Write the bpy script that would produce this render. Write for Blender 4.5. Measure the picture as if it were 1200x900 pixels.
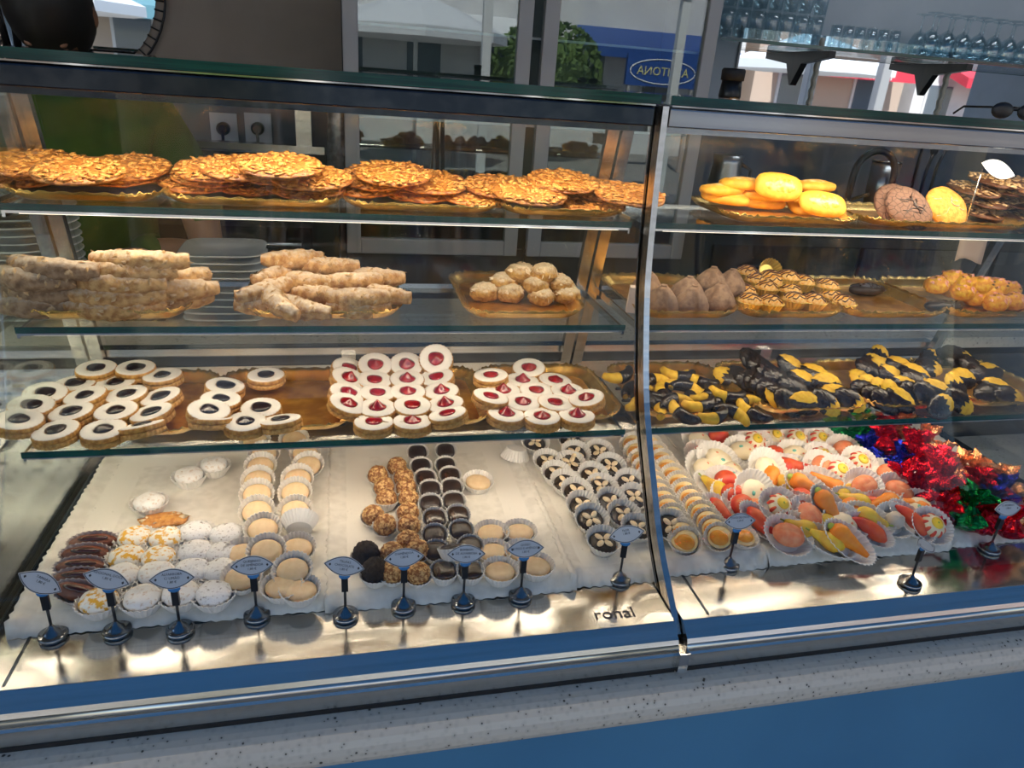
import bpy, math, random
from mathutils import Vector, Matrix, Euler, noise
random.seed(7)
for o in list(bpy.data.objects): bpy.data.objects.remove(o, do_unlink=True)
SC = bpy.context.scene
COL = SC.collection
R = math.radians
PI = math.pi

# ------------------------------------------------------------------ camera
H = 0.68                      # eye height above the steel deck of the display case (deck is z = 0)
FPX = 836.0                   # focal length in pixels of the 1200x900 frame
YAW, PIT, ROL = R(14.02), R(23.3), R(4.36)
FW = Vector((math.sin(YAW)*math.cos(PIT), math.cos(YAW)*math.cos(PIT), -math.sin(PIT)))
R0 = Vector((math.cos(YAW), -math.sin(YAW), 0)); U0 = R0.cross(FW)
RT = R0*math.cos(ROL) + U0*math.sin(ROL); UP = U0*math.cos(ROL) - R0*math.sin(ROL)
cam = bpy.data.cameras.new('camera'); camo = bpy.data.objects.new('camera', cam); COL.objects.link(camo)
cam.sensor_fit = 'HORIZONTAL'; cam.sensor_width = 36; cam.lens = FPX/1200*36
cam.clip_start = 0.02; cam.clip_end = 200
camo.matrix_world = Matrix(((RT.x, UP.x, -FW.x, 0), (RT.y, UP.y, -FW.y, 0), (RT.z, UP.z, -FW.z, H), (0, 0, 0, 1)))
SC.camera = camo
def ray(px, py): return FW*FPX + RT*(px-600) + UP*(450-py)
def onz(px, py, z):
    d = ray(px, py); t = (z-H)/d.z; return Vector((d.x*t, d.y*t, z))
def ony(px, py, y):
    d = ray(px, py); t = y/d.y; return Vector((d.x*t, y, H+d.z*t))

# ------------------------------------------------------------------ world, sun, exposure
W = bpy.data.worlds.new('world'); SC.world = W; W.use_nodes = True
wn = W.node_tree; bg = wn.nodes['Background']
sky = wn.nodes.new('ShaderNodeTexSky'); sky.sky_type = 'NISHITA'; sky.sun_disc = False
sky.sun_elevation = R(52); sky.sun_rotation = R(200); sky.air_density = 1.2; sky.dust_density = 0.3; sky.ozone_density = 2.5
wn.links.new(sky.outputs[0], bg.inputs[0]); bg.inputs[1].default_value = 0.22
sun = bpy.data.lights.new('sun', 'SUN'); sun.energy = 7.5; sun.angle = R(0.6); sun.color = (1, .95, .86)
suno = bpy.data.objects.new('sun', sun); COL.objects.link(suno)
suno.rotation_euler = Euler((R(-38), 0, R(14)))      # shines from behind the shop on to the far side of the street
SC.view_settings.view_transform = 'Standard'; SC.view_settings.look = 'None'
SC.view_settings.gamma = 1; SC.view_settings.use_curve_mapping = False
SC.view_settings.exposure = 0.0
try:
    SC.cycles.transparent_max_bounces = 32
except Exception: pass

# ------------------------------------------------------------------ materials
MAT = {}
FS = 1.0                      # grain multiplier: pastries carry much finer grain than walls
def nt(name):
    m = bpy.data.materials.new(name); m.use_nodes = True; MAT[name] = m
    return m, m.node_tree, m.node_tree.nodes['Principled BSDF']
def ramp(t, src, stops):
    r = t.nodes.new('ShaderNodeValToRGB'); e = r.color_ramp.elements
    while len(e) < len(stops): e.new(0.5)
    for i, (p, c) in enumerate(stops): e[i].position = p; e[i].color = (*c, 1) if len(c) == 3 else c
    t.links.new(src, r.inputs[0]); return r
def P(name, col, rough=.5, metal=0, col2=None, scale=60, bump=0, bscale=None, lo=.4, hi=.6, spec=.5, trans=0, stretch=None, coat=0, sss=0):
    m, t, b = nt(name)
    b.inputs['Roughness'].default_value = rough; b.inputs['Metallic'].default_value = metal
    b.inputs['Specular IOR Level'].default_value = spec
    if coat: b.inputs['Coat Weight'].default_value = coat; b.inputs['Coat Roughness'].default_value = .1
    if trans: b.inputs['Transmission Weight'].default_value = trans
    if sss:
        b.inputs['Subsurface Weight'].default_value = sss; b.inputs['Subsurface Scale'].default_value = .004
    b.inputs['Base Color'].default_value = (*col, 1)
    tc = t.nodes.new('ShaderNodeTexCoord'); src = tc.outputs['Object']
    if stretch:
        mp = t.nodes.new('ShaderNodeMapping'); mp.inputs['Scale'].default_value = stretch
        t.links.new(src, mp.inputs[0]); src = mp.outputs[0]
    if col2:
        n = t.nodes.new('ShaderNodeTexNoise'); n.inputs['Scale'].default_value = scale*FS; n.inputs['Detail'].default_value = 5
        t.links.new(src, n.inputs['Vector'])
        r = ramp(t, n.outputs[0], [(lo, col), (hi, col2)])
        t.links.new(r.outputs[0], b.inputs['Base Color'])
    if bump:
        n2 = t.nodes.new('ShaderNodeTexNoise'); n2.inputs['Scale'].default_value = (bscale or scale)*FS; n2.inputs['Detail'].default_value = 4
        t.links.new(src, n2.inputs['Vector'])
        bp = t.nodes.new('ShaderNodeBump'); bp.inputs['Strength'].default_value = bump; bp.inputs['Distance'].default_value = .002
        t.links.new(n2.outputs[0], bp.inputs['Height']); t.links.new(bp.outputs[0], b.inputs['Normal'])
    return m
def glassmat(name, tint=(.95, .98, .97), f0=.045, rough=0.0):
    m = bpy.data.materials.new(name); m.use_nodes = True; MAT[name] = m; t = m.node_tree
    t.nodes.remove(t.nodes['Principled BSDF']); out = t.nodes['Material Output']
    tr = t.nodes.new('ShaderNodeBsdfTransparent'); tr.inputs[0].default_value = (*tint, 1)
    gl = t.nodes.new('ShaderNodeBsdfGlossy'); gl.inputs['Roughness'].default_value = rough; gl.inputs[0].default_value = (1, 1, 1, 1)
    lw = t.nodes.new('ShaderNodeLayerWeight'); lw.inputs[0].default_value = .5      # Schlick reflectance of a thin pane
    p = t.nodes.new('ShaderNodeMath'); p.operation = 'POWER'; p.inputs[1].default_value = 5
    t.links.new(lw.outputs['Facing'], p.inputs[0])
    q = t.nodes.new('ShaderNodeMath'); q.operation = 'MULTIPLY_ADD'; q.inputs[1].default_value = .75*(1-f0); q.inputs[2].default_value = f0
    t.links.new(p.outputs[0], q.inputs[0])
    mx = t.nodes.new('ShaderNodeMixShader'); t.links.new(q.outputs[0], mx.inputs[0]); t.links.new(tr.outputs[0], mx.inputs[1]); t.links.new(gl.outputs[0], mx.inputs[2])
    t.links.new(mx.outputs[0], out.inputs[0]); return m
def dusted(name, c1, c2, dust, scale=60, lo=.35, hi=.75, rough=.8, bump=.5, bscale=200, amt=.5, seed=0):
    """crust of two tones with icing sugar lying on its upward faces (in the thing's own axes)"""
    m, t, b = nt(name); b.inputs['Roughness'].default_value = rough
    tc = t.nodes.new('ShaderNodeTexCoord')
    n = t.nodes.new('ShaderNodeTexNoise'); n.inputs['Scale'].default_value = scale*FS; n.inputs['Detail'].default_value = 6; t.links.new(tc.outputs['Object'], n.inputs['Vector'])
    r = ramp(t, n.outputs[0], [(.38, c1), (.62, c2)])
    sx = t.nodes.new('ShaderNodeSeparateXYZ'); t.links.new(tc.outputs['Normal'], sx.inputs[0])
    n3 = t.nodes.new('ShaderNodeTexNoise'); n3.inputs['Scale'].default_value = scale*1.9*FS; n3.inputs['Detail'].default_value = 5; t.links.new(tc.outputs['Object'], n3.inputs['Vector'])
    ma = t.nodes.new('ShaderNodeMath'); ma.operation = 'MULTIPLY_ADD'; ma.inputs[1].default_value = amt; t.links.new(n3.outputs[0], ma.inputs[0]); t.links.new(sx.outputs[2], ma.inputs[2])
    mr = t.nodes.new('ShaderNodeMapRange'); mr.inputs[1].default_value = lo+amt*.5; mr.inputs[2].default_value = hi+amt*.5; t.links.new(ma.outputs[0], mr.inputs[0])
    mx = t.nodes.new('ShaderNodeMix'); mx.data_type = 'RGBA'; t.links.new(mr.outputs[0], mx.inputs[0]); t.links.new(r.outputs[0], mx.inputs[6]); mx.inputs[7].default_value = (*dust, 1)
    t.links.new(mx.outputs[2], b.inputs['Base Color'])
    n2 = t.nodes.new('ShaderNodeTexNoise'); n2.inputs['Scale'].default_value = bscale; n2.inputs['Detail'].default_value = 4; t.links.new(tc.outputs['Object'], n2.inputs['Vector'])
    bp = t.nodes.new('ShaderNodeBump'); bp.inputs['Strength'].default_value = bump; bp.inputs['Distance'].default_value = .002
    t.links.new(n2.outputs[0], bp.inputs['Height']); t.links.new(bp.outputs[0], b.inputs['Normal']); return m
def emis(name, col, s):
    m, t, b = nt(name); b.inputs['Base Color'].default_value = (*col, 1)
    b.inputs['Emission Color'].default_value = (*col, 1); b.inputs['Emission Strength'].default_value = s; return m

P('steel', (.62, .60, .56), .24, 1, (.54, .52, .48), 30, .05, 90, stretch=(.06, 3, 3))
P('deck_steel', (.66, .65, .62), .15, 1, (.54, .53, .51), 14, .03, 200, lo=.35, hi=.7)
P('dark_steel', (.045, .055, .07), .2, 1, (.03, .04, .055), 40)
P('rail_steel', (.34, .36, .38), .22, 1, (.28, .30, .33), 30, stretch=(.05, 3, 3))
P('chrome', (.75, .74, .72), .08, 1)
P('stand_chrome', (.26, .26, .26), .12, 1)
P('black_chrome', (.12, .12, .12), .14, 1)
P('black', (.012, .012, .013), .35)
P('black_rubber', (.010, .010, .011), .6)
P('glass_edge', (.004, .075, .058), .12, 0, (.002, .045, .040), 8, spec=.6, stretch=(1, 30, 30))
P('hole', (.015, .014, .013), .7)
glassmat('front_glass', (.99, .995, .993), .010)
glassmat('shelf_glass', (.965, .985, .978), .035)
glassmat('back_glass', (.95, .97, .965), .012)
glassmat('side_glass', (.93, .96, .95), .06)
P('gold', (.85, .55, .17), .27, .85, (.70, .42, .11), 40, .25, 200)
P('gold_floor', (.72, .37, .07), .36, .7, (.48, .21, .035), 30, .35, 160)
P('tray_under', (.55, .46, .34), .6)
P('paper', (.82, .78, .70), .75, 0, (.73, .69, .61), 60, .3, 110)
P('cup_paper', (.76, .73, .68), .7)
P('cup_paper_brown', (.62, .55, .50), .7)
P('gold_cup', (.72, .55, .16), .35, .7)
FS = 2.5
P('biscuit', (.62, .36, .10), .75, 0, (.44, .21, .045), 70, .5, 300)
dusted('sugar_top', (.60, .33, .08), (.42, .19, .04), (.80, .76, .68), 60, .55, .85, .9, .4, 400, .35)
P('sugar_dark', (.84, .83, .82), .9, 0, (.22, .17, .14), 90, .6, 200, lo=.56, hi=.74)
P('sugar_yellow', (.90, .86, .76), .85, 0, (.80, .44, .05), 55, .4, 300, lo=.48, hi=.56)
P('sugar_cake', (.88, .86, .82), .9, 0, (.55, .36, .20), 80, .5, 400, lo=.55, hi=.75)
P('jam_red', (.36, .006, .010), .12, 0, (.20, .004, .012), 60, .3, 120, coat=.6)
P('jam_black', (.008, .006, .010), .12, 0, (.018, .008, .014), 60, .4, 160, coat=.6)
P('choc', (.022, .013, .009), .32, 0, (.035, .020, .014), 50, .3, 160)
P('choc_truffle', (.030, .017, .011), .6, 0, (.016, .009, .006), 120, .9, 260)
P('choc_boat', (.21, .068, .035), .42, 0, (.15, .045, .024), 60, .4, 120)
P('choc_jelly', (.05, .010, .006), .12, 0, coat=.5)
P('choc_marble', (.030, .016, .010), .22, 0, (.20, .07, .025), 34, .2, 100, lo=.56, hi=.72, coat=.3)
P('nuts', (.26, .09, .02), .55, 0, (.72, .45, .18), 90, .9, 130, lo=.44, hi=.60)
P('beige', (.80, .60, .36), .5, 0, (.74, .53, .30), 40, .12, 200, sss=.1)
P('almond', (.84, .70, .47), .5, 0, (.78, .60, .36), 80)
P('egg', (.80, .34, .025), .3, 0, (.72, .25, .015), 60)
P('cream_icing', (.85, .60, .22), .6, 0, (.88, .72, .42), 40)
P('mz_red', (.60, .035, .015), .45, 0, (.74, .14, .04), 12)
P('mz_coral', (.78, .20, .08), .5, 0, (.82, .32, .15), 40, .2, 120)
P('mz_orange', (.80, .22, .01), .5, 0, (.86, .31, .03), 20, .3, 80)
P('mz_yellow', (.82, .58, .04), .45, 0, (.70, .36, .05), 20)
P('mz_cream', (.82, .70, .46), .45, 0, (.85, .75, .55), 18)
P('mz_green', (.30, .38, .05), .5)
P('mz_teal', (.16, .50, .40), .5)
P('mz_grey', (.55, .48, .40), .5)
def foil(n, c, c2): P(n, c, .2, .85, c2, 60, .9, 130)
foil('foil_red', (.62, .012, .03), (.45, .005, .02)); foil('foil_green', (.005, .26, .06), (.0, .15, .03))
foil('foil_blue', (.02, .035, .42), (.01, .01, .25)); foil('foil_copper', (.80, .42, .20), (.62, .26, .10))
P('dip_yellow', (.82, .52, .035), .7, 0, (.72, .40, .02), 60, .35, 260)
P('dip_choc', (.016, .010, .008), .26, 0, (.026, .016, .012), 50, .25, 140)
dusted('roll', (.70, .42, .16), (.42, .19, .055), (.82, .70, .52), 44, .40, 1.2, .85, 1.0, 60, 1.1)
dusted('roll_dark', (.42, .27, .15), (.22, .12, .055), (.60, .50, .38), 44, .45, 1.15, .85, 1.0, 60, 1.1)
dusted('crust', (.62, .36, .10), (.36, .16, .03), (.80, .68, .45), 60, .3, 1.0, .8, 1.0, 100, 1.0)
P('fig', (.36, .23, .14), .85, 0, (.22, .13, .08), 40, .9, 70)
P('cake_orange', (.80, .36, .03), .55, 0, (.88, .58, .22), 70, .8, 130)
P('cake_yellow', (.86, .50, .03), .5, 0, (.74, .28, .015), 60, .8, 140)
P('drizzle', (.10, .03, .012), .35)
P('pink_sugar', (.72, .22, .14), .6, 0, (.85, .50, .40), 90)
P('florentine', (.50, .20, .035), .4, 0, (.24, .07, .012), 60, .8, 130)
P('flake', (.70, .34, .075), .5, 0, (.50, .18, .025), 50)
P('florentine_dark', (.17, .065, .025), .4, 0, (.10, .035, .014), 60, .8, 130)
P('flake_pale', (.72, .50, .27), .5, 0, (.50, .28, .10), 50)
P('yellow_biscuit', (.86, .50, .05), .6, 0, (.74, .36, .03), 30, .3, 120)
P('yellow_glaze', (.78, .38, .04), .25, 0, (.88, .62, .22), 60, .4, 110)
m, t, b = nt('brown_biscuit'); b.inputs['Roughness'].default_value = .85
tc = t.nodes.new('ShaderNodeTexCoord'); v = t.nodes.new('ShaderNodeTexVoronoi'); v.feature = 'DISTANCE_TO_EDGE'; v.inputs['Scale'].default_value = 125; v.inputs['Randomness'].default_value = 1; t.links.new(tc.outputs['Object'], v.inputs['Vector'])
r = ramp(t, v.outputs['Distance'], [(.012, (.04, .02, .013)), (.06, (.185, .10, .066))]); t.links.new(r.outputs[0], b.inputs['Base Color'])
bp = t.nodes.new('ShaderNodeBump'); bp.inputs['Strength'].default_value = .9; bp.inputs['Distance'].default_value = .003; t.links.new(r.outputs[0], bp.inputs['Height']); t.links.new(bp.outputs[0], b.inputs['Normal'])
P('orange_biscuit', (.68, .34, .05), .75, 0, (.52, .22, .02), 60, .8, 120)
FS = 1.0
P('china', (.72, .72, .72), .12)
P('label_card', (.44, .48, .53), .35)
P('ink', (.02, .022, .03), .5)
P('blue_clip', (.05, .20, .48), .25)
P('hair', (.010, .008, .007), .5)
P('skin', (.30, .15, .09), .5)
P('green_shirt', (.045, .095, .004), .85, 0, (.035, .075, .003), 20)
P('splash_dark', (.13, .15, .175), .4, 0, (.11, .13, .15), 5)
P('wall_dim_blue', (.035, .065, .105), .3, 0, (.03, .055, .09), 5)  # dimness of the lower grey wall, put into a dark blue colour
P('trousers', (.02, .02, .025), .8)
P('wall_brown', (.36, .30, .25), .8, 0, (.33, .275, .23), 6)
P('wall_grey', (.44, .50, .56), .6, 0, (.41, .47, .53), 5)
P('frame_grey', (.40, .40, .41), .45, .2)
P('fridge_black', (.02, .022, .024), .3)
P('oven_black', (.014, .015, .017), .2)
P('floor_tile', (.10, .10, .11), .3, 0, (.07, .07, .08), 8)
P('ceiling_paint', (.35, .35, .35), .8)
P('white_plastic', (.62, .63, .66), .4)
P('mirror', (.86, .90, .95), .015, 1)
P('rope', (.55, .50, .42), .8)
P('film_roll', (.42, .42, .42), .25, .5, (.25, .25, .25), 60, .5, 120)
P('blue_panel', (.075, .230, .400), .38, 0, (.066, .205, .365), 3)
P('kraft', (.66, .52, .42), .8)
P('street_ground', (.32, .30, .28), .85, 0, (.26, .25, .24), 3)
P('facade_white', (.72, .72, .72), .8, 0, (.64, .64, .66), 2)
P('facade_tan', (.46, .36, .29), .8)
P('facade_glass', (.10, .13, .17), .1)
P('awning_red', (.62, .04, .07), .7)
P('canvas_teal', (.10, .24, .30), .8)
m, t, b = nt('canvas_blue'); b.inputs['Base Color'].default_value = (.12, .28, .44, 1); b.inputs['Roughness'].default_value = .8
tl = t.nodes.new('ShaderNodeBsdfTranslucent'); tl.inputs[0].default_value = (.13, .32, .52, 1); mx = t.nodes.new('ShaderNodeMixShader'); mx.inputs[0].default_value = .6
t.links.new(b.outputs[0], mx.inputs[1]); t.links.new(tl.outputs[0], mx.inputs[2]); t.links.new(mx.outputs[0], t.nodes['Material Output'].inputs[0])
P('canvas_white', (.75, .78, .80), .8)
P('sign_blue', (.02, .08, .32), .5)
P('sign_yellow', (.70, .66, .30), .5)
P('hedge', (.07, .13, .03), .9, 0, (.14, .22, .06), 14, 1, 30)
P('post_white', (.78, .80, .80), .5)
P('brushed_bowl', (.5, .5, .5), .3, 1)
glassmat('tumbler', (.86, .92, .94), .10, .02)
glassmat('fridge_glass', (.80, .88, .88), .10)
emis('led', (1, .86, .66), 3.0)
emis('fill_lamp_glow', (.86, .93, 1), 4.0)  # glow of the added fill lamp
# speckled quartz for the worktop
m, t, b = nt('quartz'); b.inputs['Roughness'].default_value = .22
tc = t.nodes.new('ShaderNodeTexCoord'); v = t.nodes.new('ShaderNodeTexVoronoi'); v.inputs['Scale'].default_value = 115
t.links.new(tc.outputs['Object'], v.inputs['Vector'])
n = t.nodes.new('ShaderNodeTexNoise'); n.inputs['Scale'].default_value = 60; t.links.new(tc.outputs['Object'], n.inputs['Vector'])
ad = t.nodes.new('ShaderNodeMath'); ad.operation = 'MULTIPLY_ADD'; ad.inputs[1].default_value = .55; t.links.new(n.outputs[0], ad.inputs[0]); t.links.new(v.outputs['Distance'], ad.inputs[2])
r = ramp(t, ad.outputs[0], [(.33, (.08, .07, .06)), (.43, (.54, .49, .41)), (.8, (.63, .57, .48))])
t.links.new(r.outputs[0], b.inputs['Base Color'])
# lace paper: tiny punched dots in a band
m, t, b = nt('lace'); b.inputs['Roughness'].default_value = .75
tc = t.nodes.new('ShaderNodeTexCoord'); v = t.nodes.new('ShaderNodeTexVoronoi'); v.inputs['Scale'].default_value = 170; v.inputs['Randomness'].default_value = .35
t.links.new(tc.outputs['Object'], v.inputs['Vector'])
r = ramp(t, v.outputs['Distance'], [(.15, (.40, .37, .32)), (.25, (.83, .79, .71))])
t.links.new(r.outputs[0], b.inputs['Base Color'])

# ------------------------------------------------------------------ mesh helpers
def mesh(name, vs, fs, mat, smooth=True):
    me = bpy.data.meshes.new(name); me.from_pydata([tuple(v) for v in vs], [], fs); me.update()
    if mat: me.materials.append(MAT[mat])
    if smooth:
        for p in me.polygons: p.use_smooth = True
    return me
class MB:
    def __init__(s): s.v = []; s.f = []
    def add(s, vs, fs):
        k = len(s.v); s.v += [Vector(v) for v in vs]; s.f += [[i+k for i in f] for f in fs]; return s
    def box(s, a, b):
        x0, y0, z0 = a; x1, y1, z1 = b
        return s.add([(x0, y0, z0), (x1, y0, z0), (x1, y1, z0), (x0, y1, z0), (x0, y0, z1), (x1, y0, z1), (x1, y1, z1), (x0, y1, z1)],
                     [(0, 3, 2, 1), (4, 5, 6, 7), (0, 1, 5, 4), (1, 2, 6, 5), (2, 3, 7, 6), (3, 0, 4, 7)])
    def prism(s, poly, x0, x1):            # closed (y,z) polygon extruded along x
        n = len(poly); vs = [(x0, y, z) for y, z in poly]+[(x1, y, z) for y, z in poly]
        return s.add(vs, [tuple(range(n))[::-1], tuple(range(n, 2*n))]+[(i, (i+1) % n, n+(i+1) % n, n+i) for i in range(n)])
    def prismz(s, poly, z0, z1):           # closed (x,y) polygon extruded along z
        n = len(poly); vs = [(x, y, z0) for x, y in poly]+[(x, y, z1) for x, y in poly]
        return s.add(vs, [tuple(range(n))[::-1], tuple(range(n, 2*n))]+[(i, (i+1) % n, n+(i+1) % n, n+i) for i in range(n)])
    def lathe(s, prof, n=24, fn=None, o=(0, 0, 0), sx=1, sy=1):
        vs = []
        for r, z in prof:
            for i in range(n):
                a = 2*PI*i/n; q = r*(fn(a, r, z) if fn else 1)
                vs.append((o[0]+q*math.cos(a)*sx, o[1]+q*math.sin(a)*sy, o[2]+z))
        fs = []
        for j in range(len(prof)-1):
            for i in range(n):
                k = (i+1) % n; fs.append((j*n+i, j*n+k, (j+1)*n+k, (j+1)*n+i))
        if prof[0][0] > 1e-5: pass
        fs.append(tuple(range(n))[::-1]); m_ = (len(prof)-1)*n; fs.append(tuple(range(m_, m_+n)))
        return s.add(vs, fs)
    def tube(s, pts, r, n=8):
        pts = [Vector(p) for p in pts]; rings = []
        rr = r if isinstance(r, (list, tuple)) else [r]*len(pts)
        for i, p in enumerate(pts):
            d = (pts[min(i+1, len(pts)-1)]-pts[max(i-1, 0)]).normalized()
            a = d.orthogonal().normalized() if i == 0 else (pa - d*pa.dot(d)).normalized()
            pa = a; b_ = d.cross(a)
            rings.append([p+(a*math.cos(2*PI*k/n)+b_*math.sin(2*PI*k/n))*rr[i] for k in range(n)])
        vs = [v for q in rings for v in q]
        fs = [(i*n+k, i*n+(k+1) % n, (i+1)*n+(k+1) % n, (i+1)*n+k) for i in range(len(pts)-1) for k in range(n)]
        fs += [tuple(range(n))[::-1], tuple(range((len(pts)-1)*n, len(pts)*n))]
        return s.add(vs, fs)
    def ball(s, c, r, nu=12, nv=8, fn=None):
        rx, ry, rz = r if isinstance(r, (list, tuple)) else (r, r, r)
        vs = []
        for j in range(nv+1):
            th = PI*j/nv
            for i in range(nu):
                a = 2*PI*i/nu; u = Vector((math.sin(th)*math.cos(a), math.sin(th)*math.sin(a), math.cos(th)))
                k = fn(u) if fn else 1
                vs.append((c[0]+u.x*rx*k, c[1]+u.y*ry*k, c[2]+u.z*rz*k))
        fs = [(j*nu+i, (j+1)*nu+i, (j+1)*nu+(i+1) % nu, j*nu+(i+1) % nu) for j in range(nv) for i in range(nu)]
        return s.add(vs, fs)
    def xf(s, m, k0=0):
        for i in range(k0, len(s.v)): s.v[i] = m @ s.v[i]
        return s
    def me(s, name, mat, smooth=True): return mesh(name, s.v, s.f, mat, smooth)
def fbm(p, sc, seed=0):
    return noise.noise(Vector(p)*sc+Vector((seed*3.7, seed*1.9, seed*5.3)))
def link(name, data, parent=None, loc=(0, 0, 0), rot=(0, 0, 0), sc=1):
    o = bpy.data.objects.new(name, data); COL.objects.link(o); o.parent = parent
    o.location = loc; o.rotation_euler = rot; o.scale = (sc, sc, sc) if not isinstance(sc, (tuple, list)) else sc
    return o
def tag(o, label, cat, group=None):
    o['label'] = label; o['category'] = cat
    if group: o['group'] = group
    return o
def part(name, mb, mat, parent, smooth=False): return link(name, mb.me(name, mat, smooth), parent)
def flat(me):
    for p in me.polygons: p.use_smooth = False
    return me
def bevel(o, w=.002, seg=2):
    m = o.modifiers.new('bevel', 'BEVEL'); m.width = w; m.segments = seg; m.limit_method = 'ANGLE'; m.angle_limit = R(40); return o
# a prototype is a list of (part name, mesh, [(sub-part name, mesh), ...]); a copy shares the mesh data
def place(name, proto, loc, rot=(0, 0, 0), sc=1, label='', cat='', group=None, up=None):
    if len(proto) == 1 and not proto[0][2]:
        o = link(name, proto[0][1], None, loc, rot, sc)
    else:
        o = link(name, None, None, loc, rot, sc); o.empty_display_size = .02
        for pn, me, subs in proto:
            c = link(pn, me, o)
            for sn, sm in subs: link(sn, sm, c)
    return tag(o, label, cat, group)
def text_mesh(s, size, mat):
    cu = bpy.data.curves.new('lettering', 'FONT'); cu.body = s; cu.size = size; cu.align_x = 'CENTER'; cu.align_y = 'CENTER'; cu.extrude = size*.01
    cu.resolution_u = 2
    tmp = bpy.data.objects.new('tmp_text', cu); COL.objects.link(tmp)
    dg = bpy.context.evaluated_depsgraph_get(); me = bpy.data.meshes.new_from_object(tmp.evaluated_get(dg))
    bpy.data.objects.remove(tmp, do_unlink=True); bpy.data.curves.remove(cu)
    me.materials.clear(); me.materials.append(MAT[mat]); return me

# ------------------------------------------------------------------ room shell
FLOOR = -.87
def struct(name, mb, mat, smooth=False):
    o = link(name, mb.me(name, mat, smooth)); o['kind'] = 'structure'; return o
struct('floor', MB().box((-4, .62, FLOOR-.05), (5, 2.95, FLOOR)), 'floor_tile')
struct('ceiling', MB().box((-4, .32, 1.9), (5, 2.95, 1.95)), 'ceiling_paint')
YW = 2.85                                                     # face of the back wall
XW = 1.30                                                     # where the painted wall meets the pale grey wall
struct('wall_back', MB().box((-4, YW, FLOOR), (XW, YW+.1, 1.9)), 'wall_brown')
struct('wall_back_tiled', MB().box((XW, YW, FLOOR), (5, YW+.1, 1.9)), 'wall_grey')
struct('wall_left', MB().box((-4.1, .32, FLOOR), (-4, YW+.1, 1.9)), 'wall_brown')
struct('wall_right', MB().box((5, .32, FLOOR), (5.1, YW+.1, 1.9)), 'wall_grey')

# ------------------------------------------------------------------ the street behind the viewer (seen in glass and mirror)
struct('street_pavement', MB().box((-30, -26, FLOOR-.12), (30, .62, FLOOR-.05)), 'street_ground')
def building(x0, x1, y, h, mat, label, floors, awn=None):
    e = link('town_house', None, None, ((x0+x1)/2, y, FLOOR)); w = (x1-x0)/2
    part('facade', MB().box((-w, -3, -.06), (w, 0, h)), mat, e)
    part('roof', MB().box((-w-.2, -3, h), (w+.2, .25, h+.2)), 'facade_tan', e)
    n = max(2, int((x1-x0)/1.6))
    wm = MB().box((-.45, 0, 0), (.45, .05, 1.2)).me('window', 'facade_white', False)
    gm = MB().box((-.38, .05, .07), (.38, .07, 1.13)).me('pane', 'facade_glass', False)
    for f in range(floors):
        for i in range(n):
            q = link('window', wm, e, (-w+(i+.5)*(2*w/n), 0, 1.0+f*2.6)); link('pane', gm, q)
    if awn: part('awning', MB().prism([(0, 2.75), (1.1, 2.35), (1.1, 2.1), (0, 2.5)], -w*.8, w*.8), awn, e)
    return tag(e, label, 'building')
building(-15, -8, -13, 7, 'facade_white', 'white town house with plain windows on the far side of the street', 2)
building(-7.6, -1.2, -13, 5.2, 'facade_tan', 'tan town house with teal awning across the street', 2, 'canvas_teal')
building(-.8, 4.4, -13, 6.4, 'facade_white', 'white town house with wide white awning across the street', 2, 'canvas_white')
building(4.8, 10.2, -13, 4.6, 'facade_white', 'low white house with a blue awning across the street', 1, 'sign_blue')
rb = building(10.6, 15.2, -13, 5.0, 'facade_tan', 'tan house under a red restaurant awning', 1, 'awning_red')
link('lettering', text_mesh('RESTAURANTE', .30, 'canvas_white'), rb, (0, 1.12, 2.22), (R(90), 0, R(180)))
building(15.6, 22, -13, 6, 'facade_white', 'white town house with a red awning at the street corner', 2, 'awning_red')
building(22.4, 30, -13, 7, 'facade_tan', 'tall tan town house at the end of the street', 3)
for i, (x, y, s) in enumerate(((-4.6, -8.2, 1), (1.2, -8.4, 1), (8.6, -7.6, 1))):
    e = link('parasol', None, None, (x, y, FLOOR-.05))
    part('pole', MB().lathe([(.035, .05), (.035, 2.6)], 10), 'post_white', e, True)
    part('base', MB().lathe([(.3, 0), (.3, .05), (.06, .09)], 16), 'black', e, True)
    part('canopy', MB().lathe([(1.55, 2.05), (1.55, 2.2), (.8, 2.5), (.05, 2.75), (.03, 2.7), (.8, 2.45), (1.52, 2.06)], 8), 'canvas_white', e)
    tag(e, 'open white parasol on a white pole in the street outside the shop', 'parasol', 'parasols in the street')
def mirror_x(px, py, plane, y):                        # where a thing at depth y stands so that the pane at 'plane' shows it at that pixel
    d = ray(px, py); return d.x/d.y*(2*plane-y)
for i, (x, y) in enumerate(((mirror_x(108, 180, 1.015, -5.4), -5.4), (mirror_x(618, 200, 1.015, -5.4), -5.4), (mirror_x(890, 210, 1.015, -5.6), -5.6), (mirror_x(665, 200, 1.015, -5.9), -5.9),
                            (mirror_x(950, 90, 2.84, -2.45), -2.45), (mirror_x(1035, 90, 2.84, -2.45), -2.45), (-3.9, -2.45))):
    e = MB().box((-.06, -.06, -.05), (.06, .06, 2.75)); e.box((-.1, -.1, -.05), (.1, .1, .06)); e.box((-.09, -.09, 2.68), (.09, .09, 2.78))
    tag(bevel(link('terrace_post', e.me('terrace_post', 'post_white' if i < 4 else 'frame_grey', False), None, (x, y, FLOOR)), .01), ('white square post standing in the sunny street' if i < 4 else 'grey square post carrying the terrace canopy outside the shop'), 'post', 'white street posts' if i < 4 else 'terrace posts')
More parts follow.
